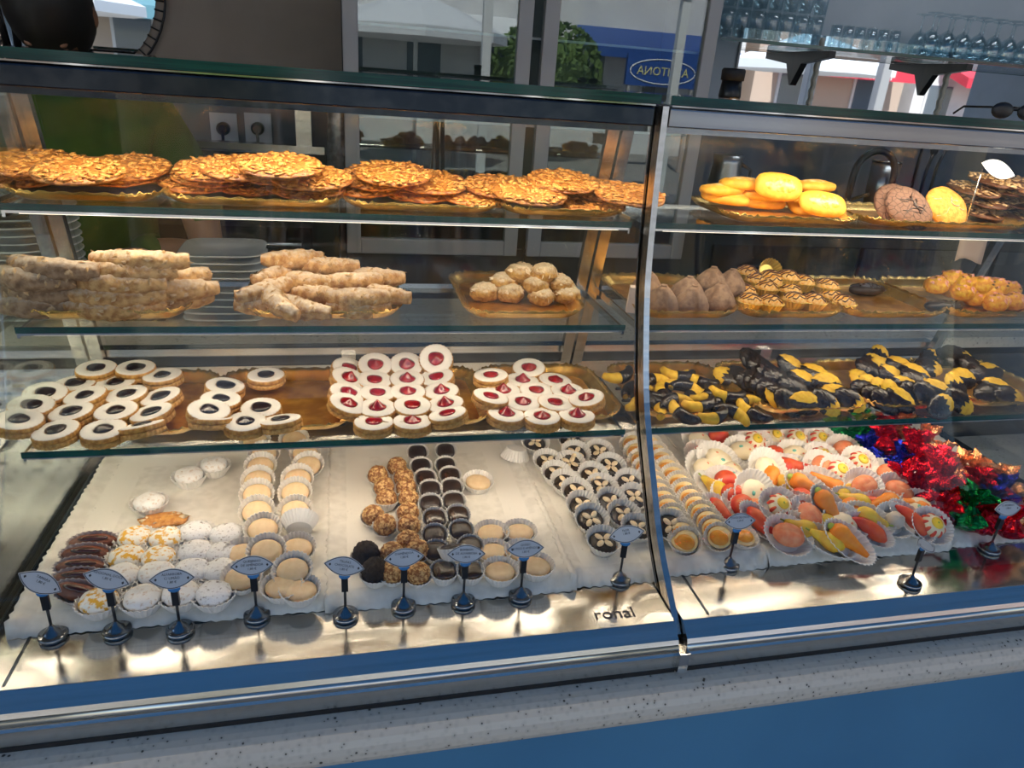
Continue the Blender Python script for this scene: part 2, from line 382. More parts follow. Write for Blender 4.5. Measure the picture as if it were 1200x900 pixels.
def leafy(c, r, n, mat):
    mb = MB()
    for i in range(n):
        a, b_ = random.uniform(0, 2*PI), random.uniform(-.4, 1); q = math.sqrt(max(0, 1-b_*b_))
        p = Vector((c[0]+r[0]*q*math.cos(a), c[1]+r[1]*q*math.sin(a), c[2]+r[2]*b_)); s = .09
        u = Vector((random.gauss(0, 1), random.gauss(0, 1), random.gauss(0, 1))).normalized(); w = u.orthogonal().normalized()
        mb.add([p-u*s, p+w*s*.5, p+u*s, p-w*s*.5], [(0, 1, 2, 3)])
    return mb
for x, y, rx in ((-9.5, -9, 1.3), (-1.6, -10.4, 1.1), (4.0, -10.4, 1.1), (16.5, -9, 1.2)):
    e = link('street_tree', None, None, (x, y, FLOOR))
    part('trunk', MB().tube([(0, 0, -.05), (.05, 0, .6), (0, .03, 1.2)], [.1, .08, .06]), 'facade_tan', e, True)
    f = part('foliage', leafy((0, 0, 1.7), (rx, rx, .9), 900, 'hedge').ball((0, 0, 1.6), (rx*.85, rx*.85, .75), 14, 9, lambda u: 1+.25*noise.noise(u*3)), 'hedge', e); f['kind'] = 'stuff'
    tag(e, 'round leafy street tree across from the shop', 'tree', 'street trees')
e = link('shop_sign', None, None, (6.1, -9.5, FLOOR+1.55))
part('board', MB().box((-.75, -.05, 0), (.75, .05, .55)), 'sign_blue', e)
part('rim', MB().tube([(.68*math.cos(2*PI*k/32), .056, .27+.22*math.sin(2*PI*k/32)) for k in range(33)], .012, 6), 'canvas_white', e, True)
for sx in (-1, 1): part('leg', MB().box((sx*.66-.03, -.04, -1.6), (sx*.66+.03, .04, 0)), 'frame_grey', e)
link('lettering', text_mesh('AZEITONA', .22, 'sign_yellow'), e, (0, .058, .27), (R(90), 0, R(180)))
tag(e, 'blue shop sign board with pale yellow lettering standing across the street', 'sign')

e = link('added_fill_lamp', None, None, (2.3, 1.95, 1.9))  # added fill light, no known fixture: brightens the grey wall and glass shelf
part('housing', MB().box((-.62, -.08, -.035), (.62, .08, -.0005)), 'post_white', e); part('diffuser', MB().box((-.6, -.06, -.040), (.6, .06, -.0355)), 'fill_lamp_glow', e)
l = bpy.data.lights.new('fill_lamp_light', 'AREA'); l.shape = 'RECTANGLE'; l.size = 1.2; l.size_y = .12; l.energy = 3.5; l.color = (.86, .93, 1); link('fill_lamp_light', l, e, (0, 0, -.042))
tag(e, 'added white fill lamp on the ceiling over the sink counter', 'lamp')
e = link('terrace_canopy', None, None, (.6, -1.15, 2.02))
part('canvas', MB().box((-5.2, -1.5, 0), (5.2, 1.46, .012)), 'canvas_blue', e)
part('valance', MB().box((-5.2, -1.52, -.16), (5.2, -1.505, .012)), 'canvas_blue', e)
for k in range(8): part('rafter', MB().box((-5.0+k*1.43-.025, -1.5, -.06), (-5.0+k*1.43+.025, 1.46, -.001)), 'post_white', e)
part('front_beam', MB().box((-5.2, -1.42, -.10), (5.2, -1.34, -.061)), 'post_white', e)
tag(e, 'blue canvas terrace canopy on white rafters over the pavement outside the shop', 'canopy')

# ------------------------------------------------------------------ counter under the cases
e = link('counter', None, None, (0, 0, FLOOR))
z = -FLOOR
nose = [(.652, z-.118)]
for i in range(9):
    a = R(225-i*135/8); nose.append((.668+.030*math.cos(a), z-.0985+.030*math.sin(a)))
top = [(y, zz) for y, zz in nose]+[(1.30, z-.0685), (1.30, z-.125), (.66, z-.125)]
part('worktop', MB().prism(top, -1.6, 2.2), 'quartz', e, False)
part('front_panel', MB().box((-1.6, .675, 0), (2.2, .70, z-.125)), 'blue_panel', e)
part('carcass', MB().box((-1.6, .70, 0), (2.2, 1.29, z-.13)), 'fridge_black', e)
part('kick_board', MB().box((-1.6, .69, 0), (2.2, .699, .1)), 'black', e)
tag(e, 'shop counter with speckled grey worktop and plain blue front panel', 'counter')

# ------------------------------------------------------------------ display cases
GL = [(.700, -.030), (.738, -.021+.006), (.810, .05), (.863, .121), (.911, .19), (.943, .249), (.973, .328), (.997, .409), (1.010, .50), (1.018, .58), (1.022, .655)]
GL[0] = (.716, -.036)
S1, S2, S3 = .182, .336, .490            # top faces of the glass shelves
SH = ((S1, .935, 1.135), (S2, .992, 1.215), (S3, 1.022, 1.200))
def spline(pts, k=4):
    out = []
    for i in range(len(pts)-1):
        p0, p1, p2, p3 = (Vector(pts[max(0, min(len(pts)-1, j))]) for j in (i-1, i, i+1, i+2))
        for s in range(k):
            u = s/k; out.append(.5*((2*p1)+(p2-p0)*u+(2*p0-5*p1+4*p2-p3)*u*u+(3*p1-p0-3*p2+p3)*u**3))
    return out+[Vector(pts[-1])]
GC = spline(GL, 3)
def offset(c, d):
    out = []
    for i in range(len(c)):
        t_ = (c[min(i+1, len(c)-1)]-c[max(i-1, 0)]).normalized(); out.append(c[i]+Vector((t_.y, -t_.x))*d)
    return out
def sheet(x0, x1, d0, d1):
    a, b_ = offset(GC, d0), offset(GC, d1); n = len(a)
    vs = []
    for x in (x0, x1):
        vs += [(x, p.x, p.y) for p in a]+[(x, p.x, p.y) for p in b_]
    fs = []; N = 2*n
    for i in range(n-1):
        fs += [(i, i+1, N+i+1, N+i), (n+i, N+n+i, N+n+i+1, n+i+1), (i, n+i, n+i+1, i+1), (N+i, N+i+1, N+n+i+1, N+n+i)]
    fs += [(0, N, N+n, n), (n-1, 2*n-1, N+2*n-1, N+n-1)]
    return MB().add(vs, fs)
YB, ZB = 1.305, .172                        # foot of the leaning back frame
def yb(zz): return YB-(zz-ZB)*.290
def case(x0, x1, label, rail_mat, full=True, ends=(-1, 1)):
    e = link('display_case', None, None, ((x0+x1)/2, 1.0, 0)); w = (x1-x0)/2
    def pt(n, mb, mat, smooth=False, par=None):
        mb.xf(Matrix.Translation((0, -1.0, 0))); return part(n, mb, mat, par or e, smooth)
    # steel deck and sill below the glass
    pt('deck', MB().box((-w, .706, -.012), (w, 1.30, 0)), 'deck_steel')
    pt('deck_groove', MB().box((-w+.040, .712, 0), (-w+.043, 1.24, .0012)), 'dark_steel')
    pt('sill', MB().prism([(.706, -.001), (.686, -.016), (.683, -.022), (.700, -.026), (.706, -.026)], -w, w), 'steel')
    c0 = (.686, -.029)
    pt('sill_bead', MB().prism([(c0[0]+.0075*math.cos(R(a)), c0[1]+.0075*math.sin(R(a))) for a in range(0, 360, 30)], -w, w), 'steel', True)
    pt('sill_front', MB().prism([(.684, -.037), (.681, -.040), (.681, -.062), (.706, -.062), (.706, -.037)], -w, w), 'steel')
    pt('gasket', MB().box((-w, .680, -.0685), (w, .70, -.062)), 'black_rubber')
    # perforated back panel of the cold deck
    bp_ = pt('back_panel', MB().box((-w, 1.292, 0), (w, 1.302, .152)), 'steel')
    hm = MB()
    for j, zz in enumerate((.028, .045, .062, .09, .107, .124)):
        n = int(2*w/.036)
        for i in range(n):
            xx = -w+.02+i*.036+(.018 if j % 2 else 0)
            L = .0105 if (i+j) % 2 else .004
            poly = [(xx+(L-.0036)*(1 if math.cos(R(a)) > 0 else -1)*(1 if L > .005 else 0)+.0036*math.cos(R(a)), zz+.0036*math.sin(R(a))) for a in range(15, 375, 45)]
            k = len(hm.v); hm.add([(x, .2918, zq) for x, zq in poly], [])
            hm.f.append([k+q_ for q_ in range(8)]); 
    ho = link('perforations', hm.me('perforations', 'hole', False), bp_, (0, -.0005, 0)); ho['kind'] = 'stuff'
    pt('back_slot', MB().box((-w, 1.298, .152), (w, 1.31, .172)), 'black')
    pt('slot_rail', MB().box((-w, 1.288, .150), (w, 1.300, .156)), 'steel')
    pt('back_sill', MB().box((-w, 1.300, .172), (w, 1.325, .186)), 'steel')
    # back frame and sliding panes, leaning forward
    for xx in (-w+.006, 0.0 if full else -w+.006, w-.006):
        pt('back_post', MB().add([(xx-.010, YB-.014, ZB-.03), (xx+.010, YB-.014, ZB-.03), (xx+.010, YB, ZB-.03), (xx-.010, YB, ZB-.03)] +
                                 [(xx-.010, yb(.635)-.014, .635), (xx+.010, yb(.635)-.014, .635), (xx+.010, yb(.635), .635), (xx-.010, yb(.635), .635)],
                                 [(0, 3, 2, 1), (4, 5, 6, 7), (0, 1, 5, 4), (1, 2, 6, 5), (2, 3, 7, 6), (3, 0, 4, 7)]) if xx != 0.0 else
           MB().box((-.013, YB-.016, ZB-.032), (.013, YB-.004, ZB+.004)), 'steel')
    for a, b_, dy in ((-w+.018, .02, 0), (-.02, w-.018, .006)):
        pt('sliding_pane', MB().prism([(YB+dy, ZB+.014), (YB+dy+.004, ZB+.014), (yb(.633)+dy+.004, .633), (yb(.633)+dy, .633)], a, b_), 'back_glass')
    # glass shelves with green polished edges
    for zt, y0, y1 in SH:
        sh = pt('glass_shelf', MB().box((-w+.012, y0+.0015, zt-.008), (w-.012, y1, zt)), 'shelf_glass')
        pt('polished_edge', MB().box((-w+.012, y0, zt-.009), (w-.012, y0+.0014, zt-.0002)), 'glass_edge', par=sh)
        pt('back_edge', MB().box((-w+.012, y1+.0002, zt-.008), (w-.012, y1+.001, zt)), 'chrome', par=sh)
        if 1:
            pt('light_profile', MB().box((-w+.015, y0+.004, zt-.0132), (w-.015, y0+.018, zt-.0095)), 'chrome', par=sh)
        for sx in (-1, 1):
            pt('shelf_bracket', MB().box((sx*(w-.010)-.002, y0+.012, zt-.020), (sx*(w-.010)+.002, y1+.03, zt-.009)), 'chrome', par=sh)
    # curved front glass, top rail, top pane
    pt('front_glass', sheet(-w+.004, w-.004, 0, .005), 'front_glass', True)
    tr = pt('top_rail', MB().prism([(1.010, .628), (1.010, .653), (1.014, .656), (1.075, .656), (1.075, .628)], -w+.005, w-.005), rail_mat)
    bevel(tr, .002)
    pt('rail_lip', MB().prism([(1.0265, .6195), (1.0265, .6275), (1.032, .6275), (1.032, .6195)], -w+.006, w-.006), rail_mat, par=None)
    pt('rail_bead', MB().box((-w+.006, 1.0085, .6555), (w-.006, 1.0105, .6575)), 'chrome')
    pt('back_rail', MB().box((-w+.004, yb(.64)-.02, .632), (w-.004, yb(.64)+.03, .656)), rail_mat)
    tp = pt('top_pane', MB().box((-w+.001, 1.004, .6585), (w-.001, 1.235, .6705)), 'shelf_glass')
    pt('polished_edge', MB().box((-w+.001, 1.0025, .6583), (w-.001, 1.0038, .6706)), 'glass_edge', par=tp)
    # end panes
    for xx in [(-w+.0015) if s == -1 else (w-.0045) for s in ends]:
        poly = [(p.x+.006, p.y) for p in GC[2:-1]]+[(yb(.63)-.016, .63), (YB-.018, ZB), (YB-.018, .003), (.76, .003)]
        pt('end_pane', MB().prism(poly, xx, xx+.003), 'side_glass')
        pt('end_rail', MB().box((xx-.001, .74, .0003), (xx+.004, 1.285, .008)), 'dark_steel')
    # light strips: under the top rail and under the shelf fronts
    def strip(nm, y, zz, watt, rx, sz=.012):
        pt(nm, MB().box((-w+.03, y-.005, zz), (w-.03, y+.005, zz+.0005)), 'led')
        l = bpy.data.lights.new('strip_light', 'AREA'); l.shape = 'RECTANGLE'; l.size = 2*w-.08; l.size_y = sz; l.energy = watt; l.color = (1, .84, .63)
        lo = link('strip_light', l, e, (0, y-1.0, zz-.001), (R(rx), 0, 0))
    strip('led_strip', 1.045, .6205, LED_TOP, 6)
    strip('led_strip', SH[2][1]+.011, S3-.0140, LED_S3, 28)
    strip('led_strip', SH[1][1]+.011, S2-.0140, LED_S2, 28)
    strip('led_strip', SH[0][1]+.011, S1-.0140, LED_S1, 40)
    return tag(e, label, 'display case')
LED_TOP, LED_S3, LED_S2, LED_S1 = 2.1, .65, .90, 1.35
XD = .4415                                   # joint between the two cases
case(-.4345, XD-.0065, 'curved glass pastry case holding jam biscuits and white lace trays', 'dark_steel', ends=(-1,))
case(XD+.0065, 1.318, 'curved glass pastry case holding marzipan fruits and foil sweets', 'rail_steel', ends=(1,))
case(-1.32, -.4475, 'empty curved glass pastry case beside the almond pastries', 'dark_steel')
# mullion between the cases
e = link('case_mullion', None, None, (XD, .70, -.07))
def T(mb): return mb.xf(Matrix.Translation((-XD, -.70, .07)))
part('cover_strip', T(sheet(XD-.0046, XD+.0046, .0055, .011)), 'black_chrome', e, False)
part('bright_edge', T(sheet(XD-.0050, XD-.0036, .0112, .0128)), 'chrome', e, False)
part('bright_edge', T(sheet(XD+.0036, XD+.0050, .0112, .0128)), 'chrome', e, False)
part('post_web', T(sheet(XD-.0046, XD+.0046, -.022, -.0005)), 'steel', e, False)
part('foot_cap', T(MB().box((XD-.007, .672, -.064), (XD+.007, .7035, -.030))), 'chrome', e)
tag(e, 'slim dark and chrome curved mullion joining the two glass cases', 'mullion')
ro = link('deck_lettering', text_mesh('ronal', .029, 'ink'), None, onz(720, 719, .0006), (0, 0, R(-2)))
tag(ro, 'black lettering printed on the steel deck beside the mullion', 'lettering')

# ------------------------------------------------------------------ trays and lace papers
def rrect(w, d, r, n=14):
    pts = []
    for cx, cy, a0 in ((w-r, d-r, 0), (-w+r, d-r, 90), (-w+r, -d+r, 180), (w-r, -d+r, 270)):
        for i in range(n+1):
            a = R(a0+90*i/n); pts.append((cx+r*math.cos(a), cy+r*math.sin(a)))
    out = []
    for i in range(len(pts)):                     # resample the straights too
        a, b_ = Vector(pts[i]), Vector(pts[(i+1) % len(pts)]); k = max(1, int((b_-a).length/.006))
        for s in range(k): out.append(a.lerp(b_, s/k))
    return out
def gold_tray(x0, x1, y0, y1, z, label, h=.017, grp='gold foil trays on the glass shelves'):
    w, d = (x1-x0)/2, (y1-y0)/2
    e = link('gold_tray', None, None, ((x0+x1)/2, (y0+y1)/2, z))
    inn = rrect(w-.016, d-.016, .026); out = rrect(w, d, .042)
    n = len(inn); fl = MB()
    fl.add([(p.x, p.y, .001) for p in inn]+[(p.x, p.y, .0022) for p in inn], [tuple(range(n))[::-1], tuple(range(n, 2*n))]+[(i, (i+1) % n, n+(i+1) % n, n+i) for i in range(n)])
    part('tray_floor', fl, 'gold_floor', e)
    rm = MB(); rows = []
    for j in range(5):
        u = j/4; ring = []
        for i in range(n):
            a = inn[i]; t_ = Vector((math.atan2(a.y*w/d, a.x), 0))
            # direction out of the tray
            q = Vector((max(-w+.042, min(w-.042, a.x)), max(-d+.042, min(d-.042, a.y)))); dr = (a-q); dr = dr.normalized() if dr.length > 1e-6 else Vector((1, 0))
            cor = 1 if (abs(a.x) > w-.043 and abs(a.y) > d-.043) else 0
            fl_ = (1 if i % 2 else -1)*.0015*cor*u
            wav = .0012*math.sin(i*1.6)*(u > .9)
            ring.append((a.x+dr.x*(.020*u), a.y+dr.y*(.020*u), .0015+h*u**1.4+fl_+wav))
        rows.append(ring)
    vs = [v for r_ in rows for v in r_]
    fs = [(j*n+i, j*n+(i+1) % n, (j+1)*n+(i+1) % n, (j+1)*n+i) for j in range(4) for i in range(n)]
    k = len(vs); vs += [(x, y, zz-.0009) for x, y, zz in vs]
    fs += [(k+a, k+d_, k+c, k+b_) for a, b_, c, d_ in fs]
    fs += [(4*n+i, 4*n+(i+1) % n, k+4*n+(i+1) % n, k+4*n+i) for i in range(n)]
    part('fluted_rim', rm.add(vs, fs), 'gold', e, True)
    return tag(e, label, 'tray', grp)
def lace_tray(x0, x1, y0, y1, label, z=0.0, th=.016, over=.016, curl=.006, droop=.012, seed=1):
    w, d = (x1-x0)/2, (y1-y0)/2
    e = link('lace_tray', None, None, ((x0+x1)/2, (y0+y1)/2, z))
    b_ = part('tray_board', MB().box((-w+.004, -d+.008, .006), (w-.004, d-.004, th-.0025)), 'tray_under', e); bevel(b_, .003)
    for sx in (-1, 1): part('tray_foot', MB().box((sx*(w-.04)-.01, -d+.03, .0003), (sx*(w-.04)+.01, d-.03, .006)), 'tray_under', e)
    W_, D_ = w+over, d+over; nx, ny = 60, 64; vs = []
    for j in range(ny+1):
        for i in range(nx+1):
            u, v_ = i/nx*2-1, j/ny*2-1
            x, y = u*W_, v_*D_
            ex, ey = abs(x)-(w-.012), abs(y)-(d-.012); zz = th
            r_ = max(ex, 0, ey)
            if r_ > 0:
                if y < 0 and ey > ex: zz = th-droop*min(1.6, (r_/.024))**1.5+.003*noise.noise((x*25, seed, 0))
                else: zz = th+curl*min(1, r_/.024)+.003*noise.noise((x*22, y*22, seed))
            if r_ > .018:                             # scalloped hem
                s_ = .0018*math.sin((x if ey > ex else y)*2*PI/.016)
                if ey > ex: y += s_*(1 if y > 0 else -1)
                else: x += s_*(1 if x > 0 else -1)
            zz += .0006*noise.noise((x*30, y*30, seed+.5))
            vs.append((x, y, zz))
    fs = [(j*(nx+1)+i, j*(nx+1)+i+1, (j+1)*(nx+1)+i+1, (j+1)*(nx+1)+i) for j in range(ny) for i in range(nx)]
    mid, rim = [], []
    for f in fs:
        c = sum((Vector(vs[i]) for i in f), Vector())/4
        (rim if (.0 < abs(c.x)-(w-.055) or 0 < abs(c.y)-(d-.045)) and (abs(c.x)-(w-.012) < 0 and abs(c.y)-(d-.012) < 0) else mid).append(f)
    me = mesh('lace_paper', vs, mid+rim, 'paper'); me.materials.append(MAT['lace'])
    for k in range(len(mid), len(mid)+len(rim)): me.polygons[k].material_index = 1
    o = link('lace_paper', me, e); s_ = o.modifiers.new('thickness', 'SOLIDIFY'); s_.thickness = .0006; s_.offset = 1
    return tag(e, label, 'tray')
DZ = .0172                                  # paper surface on the deck trays
lace_tray(-.402, -.052, .805, 1.225, 'white lace paper tray holding sugared cakes and cocoa boats', seed=1)
lace_tray(-.022, .300, .800, 1.225, 'white lace paper tray holding chocolate cups and nut balls', seed=2)
lace_tray(.322, .440, .805, 1.215, 'narrow white lace paper tray of almond flower chocolates', seed=3)
lace_tray(.462, .618, .812, 1.215, 'narrow white lace paper tray of egg sweets', seed=4)
lace_tray(.648, .968, .815, 1.225, 'white lace paper tray heaped with marzipan fruits', seed=5)
lace_tray(.995, 1.245, .822, 1.225, 'white lace paper tray heaped with foil wrapped sweets', seed=6)
T1 = [(-.425, -.205), (-.200, .002), (.006, .215), (.222, .428)]
TR = [(.462, .672), (.680, .885), (.893, 1.098), (1.105, 1.300)]
Y10, Y11 = .955, 1.165
n1 = ['black jam sugared biscuits', 'a few black jam biscuits', 'rows of red jam biscuits', 'red jam biscuits with pointed jam']
for (a, b_), s in zip(T1, n1): gold_tray(a, b_, Y10, Y11, S1, 'gold foil tray holding '+s)
n2 = ['yellow and chocolate dipped horn biscuits', 'chocolate dipped fan biscuits in leaning rows', 'two rows of dipped shell biscuits', 'jumbled dipped biscuits beside the end pane']
for (a, b_), s in zip(TR, n2): gold_tray(a, b_, Y10, Y11, S1, 'gold foil tray holding '+s)
Y20, Y21 = 1.008, 1.235
for a, b_, s in ((-.428, -.218, 'almond rolls stacked in two piles'), (-.145, .078, 'loosely heaped almond rolls'), (.175, .365, 'crusty almond pastries'),
                 (.455, .635, 'brown fig pastries'), (.640, .835, 'drizzled orange cakes in gold cups'), (.842, 1.045, 'two dark chocolate slabs only'), (1.052, 1.255, 'yellow and pink coconut cakes')):
    gold_tray(a, b_, Y20, Y21, S2, 'gold foil tray holding '+s)
Y30, Y31 = 1.036, 1.218
for a, b_, s in ((-.428, -.245, 'two almond brittle discs beside the leaning post'), (-.238, -.008, 'a heap of almond brittle discs'), (.0, .222, 'overlapping flat almond brittle discs'), (.228, .425, 'almond brittle discs beside the mullion'),
                 (.60, .84, 'glazed yellow biscuits'), (.862, 1.19, 'cracked biscuits and dark almond brittle')):
    gold_tray(a, b_, Y30, Y31, S3, 'gold foil tray holding '+s, h=.013)

# ------------------------------------------------------------------ pastry prototypes
def cup(r0, r1, h, n=26, amp=.035, sx=1, sy=1, mat='cup_paper', name='paper_cup'):
    mb = MB(); N = 2*n; rows = []
    for j, (r, z) in enumerate(((r0, 0), ((r0+r1)/2, h*.5), (r1, h))):
        a_ = amp*(.4+.6*j/2)
        rows.append([((r*(1+(a_ if i % 2 else -a_)))*math.cos(2*PI*i/N)*sx, (r*(1+(a_ if i % 2 else -a_)))*math.sin(2*PI*i/N)*sy, z+.0004*(i % 2)) for i in range(N)])
    vs = [v for r in rows for v in r]
    fs = [(j*N+i, j*N+(i+1) % N, (j+1)*N+(i+1) % N, (j+1)*N+i) for j in range(2) for i in range(N)]
    k = len(vs); vs += [(x*.97, y*.97, z+.0004) for x, y, z in vs]
    fs += [(k+a, k+d, k+c, k+b) for a, b, c, d in fs]
    fs += [tuple(range(N))[::-1], tuple(range(k, k+N))]
    fs += [(2*N+i, 2*N+(i+1) % N, k+2*N+(i+1) % N, k+2*N+i) for i in range(N)]
    return mb.add(vs, fs).me(name, mat, False)
def blob(name, rx, ry, rz, mat, amp=.05, sc=3, seed=0, nu=20, nv=12, c=(0, 0, 0), flatb=None):
    mb = MB().ball(c, (rx, ry, rz), nu, nv, lambda u: 1+amp*noise.noise(u*sc+Vector((seed*7.1, seed*3.3, seed))))
    if flatb is not None:
        for v in mb.v: v.z = max(v.z, flatb)
    return mb.me(name, mat)
def scal(n, a): return lambda t_, r, z: 1+a*math.cos(n*t_)
def jam_biscuit(jam, seed, peak=0, hole=.42, rr=.0295):
    r = rr; h = .0075; s = scal(28, .028); bm = MB().lathe([(r*.6, 0), (r*.98, .0006), (r, .003), (r*.99, h), (r*.6, h+.0005)], 96, s)
    tm = MB().lathe([(r*hole, h+.0012), (r*.97, h+.0012), (r*.99, h+.004), (r*.97, 2*h), (r*.90, 2*h+.0012), (r*(hole+.08), 2*h+.0016), (r*hole, 2*h+.0004)], 96, s)
    tm.f = tm.f[:-2]+[]                                  # open ring: no caps over the hole
    N = 96; tm.f += [(6*N+i, 6*N+(i+1) % N, (i+1) % N, i) for i in range(N)]
    jm = MB().lathe([(r*hole*.99, h+.001), (r*hole*1.02, 2*h+.0008), (r*hole*1.06, 2*h+.0022), (r*hole*.8, 2*h+.0036), (r*hole*.42, 2*h+.0042+peak*.5), (r*.02, 2*h+.0046+peak)], 20, lambda a, q, z: 1+.08*math.sin(3*a+seed))
    return [('base_biscuit', bm.me('base_biscuit', 'biscuit'), []), ('top_biscuit', tm.me('top_biscuit', 'sugar_top' if jam == 'jam_red' else 'sugar_top'), []), ('jam', jm.me('jam', jam), [])]
def cake(topmat, seed, r=.0225, dome=.010, n=24, cupmat='cup_paper'):
    bm = MB().lathe([(r*.72, .001), (r*.98, .016), (r*1.0, .018), (r*.9, .018+dome*.55), (r*.55, .018+dome*.95), (r*.02, .018+dome)], 28,
                    lambda a, q, z: 1+.05*noise.noise((math.cos(a)*2+seed, math.sin(a)*2, z*80)))
    for v in bm.v:
        if v.z > .017: v.z += .0022*noise.noise(Vector((v.x*90+seed*5, v.y*90, 0)))
    return [('cake', bm.me('cake', topmat), []), ('paper_cup', cup(r*.80, r*1.24, .0185, n, .045, mat=cupmat), [])]
CAKE = {k: [cake(m_, i, .0228) for i in range(3)] for k, m_ in (('dark', 'sugar_dark'), ('yellow', 'sugar_yellow'), ('white', 'sugar_cake'))}
def almond_tile(seed):
    b_ = blob('crisp', .034, .020, .006, 'flake', .35, 4, seed, c=(0, 0, .006), flatb=.0005)
    return [('crisp', b_, []), ('almond_flakes', flakes(.030, 14, .009, 'almond', seed, .017), [])]
def flakes(r, n, z, mat, seed, ry=None, sz=.0065, dome=None):
    rnd = random.Random(seed); mb = MB(); ry = ry or r
    for i in range(n):
        a = rnd.uniform(0, 2*PI); q = math.sqrt(rnd.random()); p = Vector((r*q*math.cos(a), ry*q*math.sin(a), z+(dome(q) if dome else 0)))
        u = Vector((math.cos(a+rnd.uniform(-2, 2)), math.sin(a+rnd.uniform(-2, 2)), rnd.uniform(-.25, .25))).normalized()*sz*rnd.uniform(.7, 1.2)
        w = Vector((-u.y, u.x, rnd.uniform(-.3, .3)*sz))*.6; nz = Vector((0, 0, .0012))
        mb.add([p-u, p-u*.4+w, p+u*.5+w, p+u, p+u*.5-w, p-u*.4-w, p+nz*1.4], [(0, 6, 1), (1, 6, 2), (2, 6, 3), (3, 6, 4), (4, 6, 5), (5, 6, 0), (0, 1, 2, 3, 4, 5)])
    return mb.me('almond_flakes', mat)
def boat(seed):
    b_ = MB().ball((0, 0, .012), (.031, .0115, .0115), 22, 12, lambda u: 1+.08*noise.noise(u*2+Vector((seed, 0, 0))))
    for v in b_.v: v.z = max(v.z, .0015)+.25*abs(v.x)**1.6*0
    j = MB().ball((.002, 0, .0225), (.020, .0045, .003), 14, 6)
    return [('cake', b_.me('cake', 'choc_boat'), [('glaze', j.me('glaze', 'choc_jelly'))]), ('paper_cup', cup(.0135, .0185, .015, 26, .04, 1.85, .95, 'cup_paper_brown'), [])]
def oval(seed, cupr=.026, tilt=True):
    b_ = MB().ball((0, 0, .013), (.0215, .0190, .0085), 24, 12, lambda u: 1+.04*noise.noise(u*2.5+Vector((seed, 0, 0))))
    for v in b_.v: v.z = min(v.z, .0195)
    return [('marzipan', b_.me('marzipan', 'beige'), []), ('paper_cup', cup(.0185, .0275, .019, 28, .035), [])]
def nutball(seed, mat='nuts', r=.0165, cupon=True, cm='cup_paper'):
    def d(u): return 1+.13*noise.noise(u*7+Vector((seed*3, 0, 0)))+.09*noise.noise(u*14+Vector((0, seed, 0)))
    b_ = MB().ball((0, 0, r*1.02), r, 44, 28, d)
    p = [('praline', b_.me('praline', mat), [])]
    if cupon: p.append(('paper_cup', cup(r*.70, r*1.22, r*.85, 24, .04, mat=cm), []))
    return p
def puck(seed, mat='choc'):
    def fn(a, r, z): c, s = abs(math.cos(a)), abs(math.sin(a)); return (1/(c**3+s**3)**(1/3))*.93+.04*noise.noise((math.cos(a)+seed, math.sin(a), z*50))
    b_ = MB().lathe([(.012, .0008), (.0165, .012), (.0172, .0165), (.0150, .0195), (.008, .0208), (.0005, .0214)], 32, fn)
    return [('chocolate', b_.me('chocolate', mat), []), ('paper_cup', cup(.0150, .0205, .0180, 26, .035), [])]
def flower(seed):
    b_ = MB().lathe([(.015, .001), (.0205, .012), (.0195, .0145), (.010, .0155), (.0005, .016)], 24, lambda a, r, z: 1+.04*noise.noise((math.cos(a)*2+seed, math.sin(a)*2, z*60)))
    subs = []
    for k in range(4):
        a = PI/2*k+.5+.2*seed
        m_ = MB().ball((0, 0, 0), (.0082, .0046, .0026), 12, 7, lambda u: 1-.15*max(0, u.x))
        m_.xf(Matrix.Translation((.0095*math.cos(a), .0095*math.sin(a), .0180)) @ Matrix.Rotation(a, 4, 'Z'))
        subs.append(('almond', m_.me('almond', 'almond')))
    return [('chocolate', b_.me('chocolate', 'choc'), subs), ('paper_cup', cup(.0185, .0285, .0215, 30, .035), [])]
def eggcup(seed):
    b_ = MB().lathe([(.012, .001), (.0185, .0125), (.0170, .0145), (.0005, .0150)], 20)
    y_ = MB().ball((0, -.002, .0152), (.0150, .0125, .0042), 16, 8)
    return [('sweet', b_.me('sweet', 'cream_icing'), [('egg_yolk_filling', y_.me('egg_yolk_filling', 'egg'))]), ('paper_cup', cup(.0165, .0250, .0150, 30, .035), [])]
def dish(r=.029): return ('paper_cup', cup(r*.62, r, .013, 32, .03, 1.12, 1), [])
